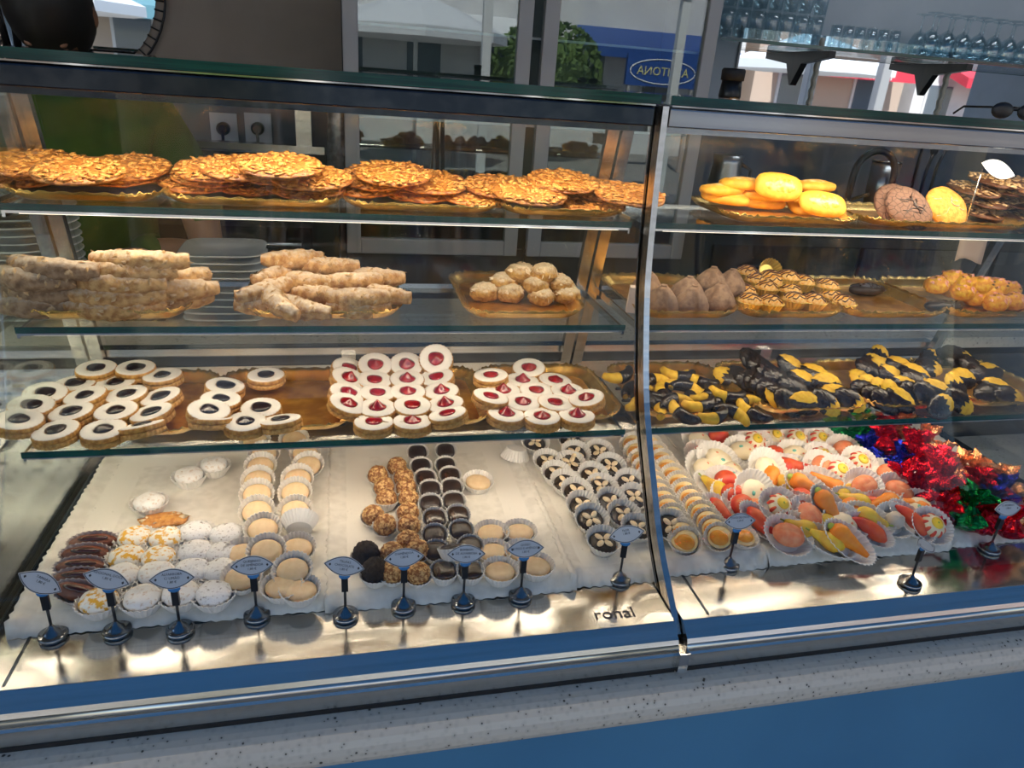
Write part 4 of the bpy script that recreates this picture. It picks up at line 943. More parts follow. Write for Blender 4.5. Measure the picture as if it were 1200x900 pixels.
put('yellow_biscuit', [ybiscuit(5)], crop(760, 150, 5.4545, [(820, 340, -6, 68, .034)]), ZH, .012, 'glazed yellow biscuit standing upright on the others', 'biscuit', None, 1.14, sc=1.25)
put('glazed_slice', [ybiscuit(7)], crop(760, 150, 5.4545, [(1100, 460, -6, 50, .012)]), ZH, .012, 'sugared orange slice pastry lying at the end of the yellow biscuits', 'pastry', None, 1.12, sc=1.25)
BB = [bigbiscuit(1, 'brown_biscuit')]; OB = [bigbiscuit(2, 'orange_biscuit')]
put('cracked_biscuit', BB, [(1050, 236, 0, 50, .020)], ZH, .012, 'cracked chocolate biscuit standing behind its twin', 'biscuit', None, 1.12, sc=1.25)
put('cracked_biscuit', BB, [(1064, 239, 40, 46, .020)], ZH, .012, 'cracked chocolate biscuit leaning on the orange biscuit', 'biscuit', None, 1.09, sc=1.25)
put('orange_biscuit', OB, [(1108, 237, 0, 50, .022)], ZH, .012, 'round orange biscuit with pink sugar marks', 'biscuit', None, 1.09, sc=1.15)
disc('dark_brittle', BRD, [(1145, 250, 20, 10, 0), (1185, 252, 16, 0, 0), (1150, 238, 14, 4, .012), (1190, 240, 14, -4, .012), (1140, 225, 10, 0, .024), (1180, 225, 8, 0, .026), (1165, 215, 6, 0, .034), (1210, 220, 6, 0, .030), (1220, 245, 10, 0, .008)], 'dark almond brittle piece in the pile beside the orange biscuit', 'dark almond brittle', ymin=1.08)

# --- deck: first lace tray
BO = [boat(i) for i in range(2)]; OV = [oval(i) for i in range(3)]
put('cocoa_boat', BO, [(110, 631, 0, 24, .004), (102, 645, -4, 24, .004), (96, 660, -4, 24, .004), (92, 674, -3, 20, .004), (92, 690, -20, 20, .004)], DZ, .014, 'long brown cocoa boat in a pleated paper cup', 'cake', 'cocoa boats')
put('sugared_cake', CAKE['yellow'], [(157, 625, 0, 0, 0), (193, 626, 40, 0, 0), (147, 648, 90, 0, 0), (185, 649, 10, 0, 0)], DZ, .024, 'yellow cake flecked with icing sugar, in the block beside the cocoa boats', 'cake', 'yellow sugared cakes')
put('sugared_cake', CAKE['yellow'], [(115, 699, 60, 0, 0)], DZ, .024, 'yellow sugared cake alone at the front edge of the lace paper', 'cake', None)
put('sugared_cake', CAKE['white'], [(142, 670, 0, 0, 0), (182, 667, 0, 0, 0)], DZ, .024, 'pale sugared cake between the yellow cakes and the front row', 'cake', 'pale sugared cakes')
put('sugared_cake', CAKE['white'], [(166, 696, 0, 0, 0), (211, 691, 60, 0, 0)], DZ, .024, 'pale sugared cake in the front row of the lace paper', 'cake', 'pale sugared cakes in the front row')
put('sugared_cake', CAKE['white'], [(221, 553, 0, 0, 0), (174, 584, 80, 0, 0), (250, 541, 20, 0, 0)], DZ, .024, 'pale sugared cake standing alone on the bare lace paper', 'cake', 'lone sugared cakes')
put('sugared_cake', CAKE['dark'], [(229, 619, 0, 0, 0), (264, 622, 50, 0, 0), (228, 642, 90, 0, 0), (261, 644, 30, 0, 0), (224, 664, 10, 0, 0), (257, 664, 70, 0, 0)], DZ, .024, 'dark carob cake under white icing sugar, in the block of six', 'cake', 'dark sugared cakes')
put('sugared_cake', CAKE['dark'], [(250, 691, 20, 0, 0)], DZ, .024, 'dark carob cake at the front beside the beige marzipan ovals', 'cake', None)
put('almond_crisp', [almond_tile(1)], [(192, 608, 0, 0, 0)], DZ, .008, 'golden flat almond crisp lying behind the yellow cakes', 'biscuit', None)
def leaned(name, protos, lst, label, cat, group, h=.017, r=.020):
    for i, (px, py, rz, tx, up) in enumerate(lst):
        p = at(px, py, DZ+up, h); p.z += r*math.sin(R(abs(tx)))
        m_ = Matrix.Rotation(R(rz), 3, 'Z') @ Matrix.Rotation(R(tx), 3, 'X')
        place(name, protos[i % len(protos)], p, m_.to_euler(), 1, label, cat, group)
leaned('marzipan_oval', OV, [(300, 518, 0, 25, 0), (345, 516, 0, 25, 0), (310, 533, 0, 28, 0), (358, 532, 0, 28, 0), (306, 547, 0, 28, 0), (362, 546, -6, 28, 0), (303, 564, 0, 34, 0), (350, 562, -8, 34, 0), (302, 580, 0, 34, 0), (347, 578, -6, 34, 0),
    (302, 600, 0, 32, 0), (347, 600, -4, 34, 0), (308, 621, 8, 30, 0), (313, 646, 0, 26, .006), (284, 650, 10, 20, 0), (348, 643, 0, 18, 0), (283, 676, 12, 14, .004), (344, 668, -10, 24, .004), (330, 686, -8, 6, 0), (352, 690, -10, 4, 0)], 'smooth beige marzipan oval in a white pleated cup, in two columns', 'sweet', 'beige marzipan in columns')
ec_ = cup(.0185, .0275, .019, 28, .035)
pq = at(351, 625, DZ, .015); pq.z += .022; place('empty_cup', [('paper_cup', ec_, [])], pq, (R(-70), 0, 0), 1, 'empty white pleated cup lying among the beige ovals', 'paper cup')
# --- deck: second lace tray
NB = [nutball(i) for i in range(3)]; TF = [nutball(i+7, 'choc_truffle', .0190) for i in range(2)]; PK = [puck(i) for i in range(2)]+[puck(5, 'choc_marble')]
put('nut_praline', NB, [(465, 544, 0, 15, 0), (443, 555, 20, 10, 0), (473, 556, 0, 20, 0), (450, 569, 60, 10, 0), (476, 568, 10, 20, 0), (453, 585, 0, -10, 0), (478, 580, -30, 25, 0), (478, 596, 10, 25, 0), (437, 601, 80, 15, 0), (451, 611, -60, 20, 0), (479, 611, 0, 25, 0), (478, 630, 20, 20, 0), (459, 646, 0, 10, 0), (489, 643, 0, 10, 0), (460, 669, 0, 5, 0), (490, 671, 0, 5, 0)], DZ+.003, .018,
    'round praline covered in chopped nuts', 'sweet', 'nut pralines')
put('truffle', TF, [(429, 649, 0, 0, 0), (440, 669, 40, 0, 0)], DZ, .020, 'rough dark chocolate truffle at the front of the lace tray', 'sweet', 'rough truffles')
leaned('chocolate_cup', PK, [(489, 530, 0, 22, 0), (493, 546, 0, 22, 0), (498, 560, 0, 22, 0), (504, 573, 0, 22, 0), (504, 590, 0, 22, 0), (509, 607, 0, 22, 0), (509, 626, 0, 20, 0), (511, 645, 0, 18, 0), (520, 668, 0, 10, 0),
    (522, 528, 0, 22, 0), (522, 545, 0, 22, 0), (527, 557, 0, 22, 0), (529, 571, 0, 22, 0), (531, 587, 0, 22, 0), (536, 603, 0, 22, 0), (540, 621, 0, 20, 0), (551, 639, -8, 16, 0), (551, 668, 0, 8, 0)], 'dark glossy chocolate in a white pleated cup, in two columns', 'sweet', 'dark chocolates in columns', r=.015)
leaned('chocolate_cup', PK[:1], [(531, 649, 10, -28, .012)], 'dark chocolate cup tipped forward at the front of its column', 'sweet', None, r=.015)
put('marzipan_oval', OV, [(576, 622, 0, 4, 0), (609, 621, 0, 4, 0), (578, 645, 0, 4, 0), (612, 645, 0, 4, 0), (586, 667, 0, 4, 0), (628, 661, -20, 4, 0)], DZ, .017, 'round beige marzipan cake in the front corner of the chocolate tray', 'sweet', 'beige marzipan by the chocolates')
put('marzipan_oval', OV[:1], [(560, 564, -20, 10, 0)], DZ, .014, 'lone beige marzipan cake in an opened flat cup', 'sweet', None)
# --- deck: almond flowers
FL = [flower(i) for i in range(3)]
leaned('almond_flower', FL, [(626, 519, 0, 18, 0), (668, 516, 0, 20, 0), (673, 532, 0, 24, .004), (701, 530, 0, 22, 0), (641, 541, 0, 16, 0), (667, 543, 0, 16, 0), (714, 547, 0, 24, .004), (651, 555, 0, 16, 0), (693, 558, 0, 24, .004), (662, 566, 0, 18, 0), (704, 571, 0, 18, 0), (736, 566, 0, 22, 0),
    (674, 577, 0, 22, 0), (742, 583, 0, 18, 0), (714, 590, 0, 28, .004), (681, 593, 0, 20, .004), (729, 604, 0, 22, 0), (691, 609, 0, 24, .006), (746, 619, 0, 14, 0), (706, 634, 0, 14, 0)], 'chocolate cup topped with an almond flower, left of the mullion', 'sweet', 'almond flower chocolates', r=.019)
place('almond_flower', FL[1], at(783, 617, DZ, .018)+Vector((0, 0, .012)), (R(34), 0, 0), 1, 'almond flower chocolate beside the egg sweets, across the mullion', 'sweet')
pq = at(605, 531, DZ, .01); place('empty_cup', [('paper_cup', ec_, [])], pq+Vector((0, 0, .021)), (R(172), R(8), 0), 1, 'upturned empty white cup beside the almond flowers', 'paper cup')
# --- deck: egg sweets in three leaning columns
EG = [eggcup(i) for i in range(2)]
eg = []
for (xa, ya), (xb, yb_), n in (((757, 513), (845, 629), 14), ((742, 520), (806, 634), 13)):
    for i in range(n):
        u = i/(n-1); eg.append((xa+(xb-xa)*u**1.02, ya+(yb_-ya)*u, -48, 40, 0))
leaned('egg_sweet', EG, eg, 'egg yolk sweet in a white pleated cup, in leaning columns', 'sweet', 'egg yolk sweets', r=.017)
leaned('egg_sweet', EG, [(870, 627, 10, 14, 0), (800, 633, -8, 10, 0)], 'egg yolk sweet lying flat at the front of the columns', 'sweet', 'flat egg yolk sweets', r=.017)
# --- deck: marzipan fruits
mzl = [('redfruit', 840, 512, 0, 20, .010), ('apple', 882, 517, 0, 34, .018), ('shell', 838, 538, 150, 30, .016), ('shell', 870, 528, 10, 20, .014), ('shell', 895, 549, 80, 40, .020), ('apple', 932, 514, 0, 30, .012), ('apple', 958, 515, 20, 34, .012), ('shell', 932, 533, 10, 20, .016),
       ('redfruit', 848, 564, 0, 20, .006), ('shell', 880, 576, 60, 40, .016), ('redfruit', 856, 580, 0, 20, .004), ('redfruit', 866, 593, 30, 25, .004), ('apple', 910, 592, 0, 36, .020), ('pepper', 890, 611, 125, 30, .006), ('peach', 920, 627, 160, 30, .004), ('pepper', 928, 544, 170, 20, .016),
       ('carrot', 944, 571, 140, 30, .018), ('carrot', 966, 566, 320, 30, .016), ('carrot', 968, 596, 110, 40, .022), ('pear', 916, 566, 130, 20, .010), ('apple', 980, 552, 0, 34, .022), ('peach', 946, 606, 100, 30, .010), ('pear', 960, 611, 140, 30, .006), ('pear', 936, 619, 150, 30, .004), ('pear', 968, 633, 140, 20, .004),
       ('peach', 1008, 570, 20, 34, .020), ('peach', 1049, 576, 330, 34, .012), ('apple', 1004, 541, 0, 34, .018), ('carrot', 1030, 590, 10, 20, .014), ('pear', 1015, 607, 330, 30, .010), ('garlic', 1044, 609, 0, 34, .006), ('pepper', 1064, 609, 300, 30, .006), ('apple', 1088, 615, 0, 36, .004), ('carrot', 991, 634, 130, 34, .008), ('pepper', 1014, 620, 320, 30, .006), ('pepper', 1022, 592, 340, 20, .008),
       ('shell', 900, 521, 30, 20, .006), ('redfruit', 905, 534, 0, 20, .006), ('apple', 960, 535, 0, 30, .012), ('pear', 985, 578, 30, 20, .010), ('redfruit', 935, 585, 0, 20, .004), ('shell', 855, 552, 100, 20, .006), ('carrot', 990, 600, 40, 20, .006), ('peach', 880, 597, 0, 20, .002), ('peach', 1040, 555, 0, 20, .006), ('shell', 818, 517, 110, 30, .004), ('redfruit', 822, 533, 0, 25, .004), ('shell', 824, 550, 120, 34, .004), ('pear', 836, 572, 120, 20, .002), ('pepper', 846, 600, 120, 24, .002), ('redfruit', 915, 548, 0, 20, .010), ('carrot', 900, 565, 60, 24, .010), ('apple', 905, 512, 0, 30, .008), ('peach', 985, 528, 20, 30, .008), ('carrot', 1062, 592, 330, 20, .004), ('shell', 1075, 596, 20, 30, .002), ('pepper', 940, 592, 150, 24, .012), ('pear', 1000, 588, 150, 24, .014), ('redfruit', 1068, 568, 0, 20, .004), ('peach', 960, 548, 60, 26, .016), ('shell', 985, 615, 40, 30, .008)]
mlab = {'apple': ('marzipan_apple', 'red striped marzipan apple with a yellow crown in a pleated cup'), 'carrot': ('marzipan_carrot', 'orange marzipan carrot in a long pleated cup'), 'pear': ('marzipan_pear', 'yellow marzipan pear in a long pleated cup'), 'shell': ('marzipan_shell', 'cream marzipan shell with colour dabs in a pleated cup'),
        'pepper': ('marzipan_pepper', 'red marzipan pepper in a long pleated cup'), 'peach': ('marzipan_peach', 'coral marzipan peach in a pleated cup'), 'redfruit': ('marzipan_plum', 'round red marzipan fruit in a pleated cup'), 'garlic': ('marzipan_garlic', 'grey white marzipan bulb in a pleated cup')}
for k, px, py, rz, tx, up in mzl:
    p = at(px, py, DZ+up, .015, 1.21); p.z += .014*math.sin(R(tx))
    m_ = Matrix.Rotation(R(tx), 3, 'X') @ Matrix.Rotation(R(rz), 3, 'Z')
    place(mlab[k][0], MZ[k][0], p, m_.to_euler(), 1.12 if k == 'apple' else 1.28, mlab[k][1], 'marzipan', 'marzipan '+k+'s in the heap' if k != 'garlic' else None)
# --- deck: foil sweets
fl = [('green', 982, 507, 0), ('green', 1002, 516, .004), ('blue', 1022, 534, .006), ('blue', 1044, 543, .006), ('red', 1022, 507, .006), ('red', 1040, 512, .010), ('red', 1036, 523, .012), ('red', 1067, 547, .010), ('red', 1086, 550, .012), ('red', 1104, 566, .008), ('red', 1084, 583, .004), ('red', 1119, 569, .012), ('red', 1133, 584, .004), ('red', 1058, 567, .006), ('red', 1072, 570, .010), ('red', 1056, 528, .010),
      ('copper', 1056, 505, .008), ('copper', 1076, 513, .008), ('copper', 1090, 531, .004), ('copper', 1111, 543, .004), ('copper', 1138, 556, .004), ('copper', 1158, 566, .002), ('red', 1078, 530, .010), ('blue', 1178, 584, .004), ('copper', 1200, 612, .0), ('red', 1180, 619, .0), ('red', 1106, 590, .0), ('blue', 1205, 578, 0), ('red', 1150, 590, .002), ('red', 1098, 548, .008), ('red', 1160, 612, 0), ('copper', 1190, 575, 0), ('red', 1120, 590, .004), ('red', 1100, 604, 0), ('red', 1145, 575, .006), ('copper', 1128, 553, .002), ('green', 1012, 505, .004), ('red', 1045, 500, .006), ('blue', 1165, 598, .002), ('red', 1140, 612, 0), ('copper', 1168, 572, .004)]
fn = {'red': 'crinkled red foil wrapped sweet', 'green': 'crinkled green foil wrapped sweet', 'blue': 'crinkled blue foil wrapped sweet', 'copper': 'crinkled copper foil wrapped sweet'}
for i, (c, px, py, up) in enumerate(fl):
    p = at(px, py, DZ+up, .020, 1.205); p.z = max(DZ, p.z)
    place('foil_sweet', FO[c][i % 3], p, (R(rg.uniform(-20, 20)), R(rg.uniform(-20, 20)), spin()), 1.3, fn[c]+' in the heap by the end pane', 'sweet', c+' foil sweets in the heap')
place('foil_sweet', FO['green'][1], at(1127, 606, DZ, .022), (R(6), 0, 1), 1.7, 'large green foil parcel at the front of the sweets heap', 'sweet')

# ------------------------------------------------------------------ price label stands
def lens(w, h, n=16):
    pts = [(-w+2*w*i/n, h*(1-(-1+2*i/n)**2)) for i in range(n+1)]
    return pts+[(x, -y) for x, y in pts[::-1][1:-1]]
def stand(px, py, lines, tilt, roll_, label, turn=0, hgt=.086):
    p = onz(px, py-4, .006); p.z = .0004
    e = link('label_stand', None, None, p, (0, 0, R(turn)))
    b_ = part('base', MB().lathe([(.0160, 0), (.0168, .0010), (.0172, .0035), (.0168, .0058), (.0150, .0068), (.0115, .0072), (.0105, .0095), (.0075, .0120), (.0040, .0150), (.0022, .0185)], 32), 'stand_chrome', e, True)
    part('stem', MB().tube([(0, 0, .016), (0, 0, .045)], .0018, 10), 'black', e, True)
    part('clip', MB().box((-.0042, -.003, .044), (.0042, .003, .066)), 'black', e)
    link('card_holder', MB().ball((0, 0, 0), (.0075, .0035, .0055), 16, 8).me('card_holder', 'blue_clip'), e, (0, -.001, .069))
    poly = lens(.0265, .0125)
    pm = MB().prismz(poly, 0, .0012).me('card', 'label_card', False)
    c = link('card', pm, e, (0, -.003, hgt), (R(90-tilt), R(roll_), 0))
    om = MB(); n = len(poly)
    om.add([(x*.97, y*.95, .0014) for x, y in poly]+[(x*.92, y*.88, .0014) for x, y in poly], [(i, (i+1) % n, n+(i+1) % n, n+i) for i in range(n)])
    link('card_border', om.me('card_border', 'ink', False), c)
    for sx in (-1, 1): link('card_mark', MB().add([(sx*.0185-.0016, 0, .0014), (sx*.0185, -.002, .0014), (sx*.0185+.0016, 0, .0014), (sx*.0185, .002, .0014)], [(0, 1, 2, 3)]).me('card_mark', 'ink', False), c)
    for i, s in enumerate(lines):
        link('lettering', text_mesh(s, .0042, 'ink'), c, (0, .0055-.0048*i, .0015))
    return tag(e, label, 'label stand')
stand(62, 746, ['TAMARA', '1,80 €'], 25, 44, 'label stand before the cocoa boats, its card tipped sideways', 10)
stand(137, 741, ['REGIONAL DOCE', '1,80 €'], 25, 27, 'label stand before the yellow sugared cakes', 5)
stand(211, 740, ['ALFARROBA', 'C/ LIMÃO', '1,80 €'], 25, 0, 'label stand before the dark sugared cakes')
stand(301, 723, ['QUEIJINHO', 'DE AMÊNDOA', '1,80 €'], 25, 0, 'label stand before the beige marzipan columns')
stand(405, 723, ['TRUFAS', 'CHOCOLATE', '1,80 €'], 25, 16, 'label stand before the two rough truffles')
stand(473, 712, ["D'AMÊNDOA", '1,80 €'], 25, -2, 'label stand before the nut pralines')
stand(543, 707, ['BOMBOM', 'DE ALFARROBA', '1,80 €'], 25, 4, 'label stand before the dark chocolate columns')
stand(610, 700, ['QUEIJO', 'DE FIGO E AMÊNDOA', '1,80 €'], 25, 0, 'label stand before the beige cakes on the chocolate tray')
stand(726, 681, ['FLOR', '1,80 €'], 25, -22, 'label stand before the almond flowers beside the mullion', -20)
stand(854, 664, ['DOCE DE OVOS', '1,50 €'], 25, 0, 'label stand before the egg sweets')
stand(1067, 685, [''], 66, 20, 'label stand with its card bent flat before the marzipan', 15, .074)
stand(1160, 646, ['D. RODRIGO', '1,80 €'], 25, 0, 'label stand before the green foil parcel')
p = onz(1160, 257, ZH); e = link('brittle_label', None, None, (1.075, 1.075, ZH+.002))
part('pin', MB().tube([(0, 0, 0), (0, 0, .095)], .0008, 6), 'chrome', e, True)
c = link('card', MB().prismz(lens(.036, .016), 0, .001).me('card', 'label_card', False), e, (.030, -.002, .096), (R(62), R(14), R(-6)))
link('lettering', text_mesh('FLORENTINAS', .0050, 'ink'), c, (0, .003, .0013))
tag(e, 'pale lens shaped label on a pin stuck in the dark brittle', 'label')

# ------------------------------------------------------------------ service ledge and what stands on it
e = link('service_ledge', None, None, (0, 1.47, FLOOR))
part('ledge_top', MB().box((-1.6, -.144, z+.160), (2.2, .15, z+.186)), 'quartz', e)
part('ledge_panel', MB().box((-1.6, -.16, 0), (2.2, .12, z+.150)), 'fridge_black', e)
tag(e, 'speckled pale ledge running behind the glass cases', 'ledge')
def plate(r, sq, n=32):
    f = (lambda a, q, zz: (1/(abs(math.cos(a))**6+abs(math.sin(a))**6)**(1/6))*.95) if sq else None
    return [('plate', MB().lathe([(r*.55, 0), (r*.6, .001), (r*.95, .0105), (r, .012), (r*.97, .0135), (r*.62, .005), (r*.02, .0045)], n, f).me('plate', 'china'), [])]
pr, ps = plate(.100, False), plate(.084, True)
pc = ony(30, 330, 1.50); 
for i in range(15):
    place('round_plate', pr, (-.600, 1.52, .1865+i*.0142), (0, 0, i*.7), 1, 'round white plate in the tall stack on the ledge' if i < 14 else 'topmost round white plate of the tall stack', 'plate', 'stacked round plates' if i < 14 else None)
for i in range(10):
    place('square_plate', ps, (-.238, 1.50, .1865+i*.0142), (0, 0, R(rg.uniform(-2, 2))), 1, 'square white plate in the stack on the ledge' if i < 9 else 'topmost square white plate of its stack', 'plate', 'stacked square plates' if i < 9 else None)
e = link('baking_dish', None, None, (-.395, 1.50, .1865))
part('dish_body', MB().lathe([(.060, 0), (.085, .055), (.088, .085), (.084, .085), (.080, .055), (.056, .004)], 4, None), 'dark_steel', e); part('dish_rim', MB().lathe([(.086, .083), (.092, .083), (.092, .088), (.086, .088)], 4), 'steel', e)
e.rotation_euler = (0, 0, R(45)); tag(e, 'dark square baking tin standing between the two plate stacks', 'tin')
# ------------------------------------------------------------------ person serving behind the ledge
pe = link('person', None, None, (-.600, 1.96, FLOOR))
J = [((0, 0, .92), .135), ((0, 0, 1.08), .125), ((0, 0, 1.25), .145), ((0, -.01, 1.38), .135), ((0, -.015, 1.455), .060), ((0, -.03, 1.50), .052),
     ((.16, -.01, 1.39), .062), ((.235, -.02, 1.24), .052), ((.265, -.07, 1.08), .043), ((.20, -.19, 1.12), .036), ((.15, -.25, 1.135), .028),
     ((-.16, -.01, 1.39), .062), ((-.235, -.02, 1.24), .052), ((-.265, -.07, 1.08), .043), ((-.20, -.19, 1.12), .036), ((-.15, -.25, 1.135), .028),
     ((.09, 0, .86), .095), ((.10, .0, .48), .062), ((.10, .02, .10), .045), ((.10, -.10, .04), .04),
     ((-.09, 0, .86), .095), ((-.10, .0, .48), .062), ((-.10, .02, .10), .045), ((-.10, -.10, .04), .04)]
E_ = [(0, 1), (1, 2), (2, 3), (3, 4), (4, 5), (3, 6), (6, 7), (7, 8), (8, 9), (9, 10), (3, 11), (11, 12), (12, 13), (13, 14), (14, 15), (0, 16), (16, 17), (17, 18), (18, 19), (0, 20), (20, 21), (21, 22), (22, 23)]
def skin(name, J, E_, mat, root=0, sub=2):
    me = bpy.data.meshes.new(name); me.from_pydata([j[0] for j in J], E_, [])
    o = bpy.data.objects.new(name, me); COL.objects.link(o); o.modifiers.new('skin', 'SKIN')
    for i, j in enumerate(J):
        me.skin_vertices[0].data[i].radius = (j[1], j[1]*.82 if i < 4 else j[1]); me.skin_vertices[0].data[i].use_root = (i == root)
    s = o.modifiers.new('sub', 'SUBSURF'); s.levels = s.render_levels = sub
    dg = bpy.context.evaluated_depsgraph_get(); m2 = bpy.data.meshes.new_from_object(o.evaluated_get(dg))
    bpy.data.objects.remove(o, do_unlink=True); m2.materials.clear(); m2.materials.append(MAT[mat])
    for p_ in m2.polygons: p_.use_smooth = True
    return m2
bm_ = skin('body', J, E_, 'skin')
# head shaped on to the same body mesh: skull, jaw, nose and ears, bent a little forward
hb = MB().ball((0, 0, 0), (.074, .095, .112), 24, 18, lambda u: 1-.10*max(0, -u.z)*(1-abs(u.y))-(.04 if u.y < -.8 else 0))
hb.ball((0, -.098, -.012), (.012, .018, .020), 10, 8); hb.ball((.075, .008, -.008), (.010, .020, .032), 10, 8); hb.ball((-.075, .008, -.008), (.010, .020, .032), 10, 8)
hb.ball((0, -.088, -.052), (.024, .010, .007), 10, 6); hb.ball((.030, -.084, .010), (.011, .008, .007), 8, 6); hb.ball((-.030, -.084, .010), (.011, .008, .007), 8, 6)
for sx in (-1, 1):                                      # hands: palm, four fingers and a thumb
    px_, py_, pz_ = sx*.15, -.26, 1.135
    hb2 = MB().ball((px_, py_-.035, pz_), (.040, .045, .016), 12, 8)
    for k in range(4): hb2.tube([(px_+(k-1.5)*.019, py_-.06, pz_), (px_+(k-1.5)*.020, py_-.105+.008*abs(k-1.3), pz_-.006), (px_+(k-1.5)*.019, py_-.135+.010*abs(k-1.3), pz_-.028)], [.010, .009, .007], 8)
    hb2.tube([(px_-sx*.034, py_-.02, pz_), (px_-sx*.058, py_-.05, pz_-.006), (px_-sx*.062, py_-.082, pz_-.014)], [.011, .010, .008], 8)
    hb2.xf(Matrix.Identity(4)); 
    if sx == -1: hands = hb2
    else: hands0 = hb2
hm_ = Matrix.Translation((0, -.085, 1.605)) @ Matrix.Rotation(R(52), 4, 'X') @ Matrix.Rotation(R(0), 4, 'Z')
hb.xf(hm_)
allv = [v.co.copy() for v in bm_.vertices]; allf = [list(p_.vertices) for p_ in bm_.polygons]
for mb_ in (hb, hands, hands0):
    k = len(allv); allv += mb_.v; allf += [[i+k for i in f] for f in mb_.f]
link('body', mesh('body', allv, allf, 'skin'), pe)
hr = MB().ball((0, .006, .010), (.083, .103, .122), 28, 20, lambda u: 1+.02*noise.noise(u*6))
hr.f = [f for f in hr.f if not all((hr.v[i].y < -.070 and hr.v[i].z < .005) or hr.v[i].z < -.075 for i in f)]
hr.xf(hm_); link('hair', hr.me('hair', 'hair'), pe)
def dilate(keep, off):
    vs = [v.co + v.normal*off for v in bm_.vertices]; fs = [list(p_.vertices) for p_ in bm_.polygons if all(keep(bm_.vertices[i].co) for i in p_.vertices)]
    used = sorted({i for f in fs for i in f}); mp = {i: k for k, i in enumerate(used)}
    return [vs[i] for i in used], [[mp[i] for i in f] for f in fs]
vs, fs = dilate(lambda c: .88 < c.z < 1.455 and not (abs(c.x) > .19 and c.z < 1.17), .012); link('t_shirt', mesh('t_shirt', vs, fs, 'green_shirt'), pe)
vs, fs = dilate(lambda c: .07 < c.z < .92 and abs(c.x) < .19 and c.y > -.2, .014); link('trousers', mesh('trousers', vs, fs, 'trousers'), pe)
tag(pe, 'person with dark hair and green t-shirt serving behind the case, head bent down', 'person')

# ------------------------------------------------------------------ upright fridge with glass doors
FY = 2.40
e = link('glass_fridge', None, None, (0.60, FY, FLOOR)); X0, X1 = -.60, .60; zt = 2.2
part('cabinet', MB().box((X0, .40, 0), (X1, .43, zt)).box((X0, 0, 0), (X0+.02, .40, zt)).box((X1-.02, 0, 0), (X1, .40, zt)).box((X0, 0, zt), (X1, .43, zt+.05)).box((X0, .0, 0), (X1, .40, .35)), 'fridge_black', e)
part('lower_door', MB().box((X0+.02, -.012, .06), (-.005, -.001, 1.00)), 'fridge_black', e); part('lower_door', MB().box((.005, -.012, .06), (X1-.02, -.001, 1.00)), 'fridge_black', e)
for (a, b_), (pa, pb) in (((-.597, -.552), (-.552, -.073)), ((.008, .056), (.056, .545))):
    d = part('glass_door', MB().box((a, -.03, .98), (b_, 0, zt-.02)).box((pb, -.03, .98), (pb+.046, 0, zt-.02)).box((b_, -.03, .98), (pb, 0, 1.03)).box((b_, -.03, zt-.06), (pb, 0, zt-.02)), 'frame_grey', e)
    bevel(d, .003)
    link('pane', MB().box((b_, -.018, 1.03), (pb, -.013, zt-.06)).me('pane', 'fridge_glass', False), d)
    link('lock', MB().box((b_-.04, -.033, 1.44), (b_-.02, -.030, 1.465)).me('lock', 'black', False), d)
for zz in (1.16, 1.40, 1.66, 1.95): part('wire_shelf', MB().box((X0+.03, .03, zz), (X1-.03, .38, zz+.004)), 'back_glass', e); part('shelf_lip', MB().box((X0+.03, .022, zz-.001), (X1-.03, .029, zz+.006)), 'post_white', e)
tag(e, 'tall dark fridge with two grey framed glass doors', 'fridge')
zf = FLOOR+1.405
for i, (x, y) in enumerate(((.15, 2.52), (.21, 2.50), (.33, 2.53), (.39, 2.50))):
    place('fridge_roll', ROLL[i], (x, y, zf), (0, 0, R(40*i)), .8, 'small pale pastry chilled on the glass fridge shelf', 'pastry', 'pastries in the fridge')
for i, x in enumerate((.16, .24, .32, .40)): place('fridge_bun', CR[i % 3], (x, 2.52, FLOOR+1.165), (0, 0, i), 1, 'pale bun in the row on the low fridge shelf', 'pastry', 'buns on the low fridge shelf')
# ------------------------------------------------------------------ back wall fittings
WY = YW-.002
sp = struct('wall_splashback', MB().box((-2.5, YW-.012, FLOOR), (-.02, YW-.001, .52)), 'splash_dark')
struct('wall_dim_sheet', MB().box((XW, YW-.012, FLOOR), (4.9, YW-.001, .60)), 'wall_dim_blue')  # added dark sheet: paints the lower grey wall dim, as seen through the case
for i, px in enumerate((263, 303)):
    c = ony(px, 150, YW-.0125); e = link('wall_socket', None, None, c)
    part('face_plate', MB().box((-.045, -.010, -.05), (.045, 0, .05)), 'white_plastic', e); part('plug', MB().lathe([(.022, 0), (.022, .03), (.014, .045)], 16).xf(Matrix.Rotation(R(90), 4, 'X')).xf(Matrix.Translation((0, -.010, 0))), 'black', e)
    part('lead', MB().tube([(0, -.05, 0), (0, -.055, -.05), (.005, -.04, -.14), (.01, -.02, -.24)], .005), 'black', e, True)
    tag(e, ('white wall socket with a round black plug' if i == 0 else 'white wall socket with plug, next to the roll of film'), 'socket')
c = ony(300, 172, 2.6); e = link('steel_slicer', None, None, (c.x, 2.6, .30))
zz = c.z-.30
part('rail_bar', MB().box((-.20, -.03, zz-.012), (.22, .03, zz+.012)), 'steel', e); part('upright', MB().box((.13, -.02, zz), (.18, .02, zz+.20)), 'steel', e); part('motor_box', MB().box((-.25, -.06, 0), (.12, .14, zz-.012)), 'fridge_black', e)
tag(e, 'steel kitchen machine with an upright arm on the back counter', 'machine')
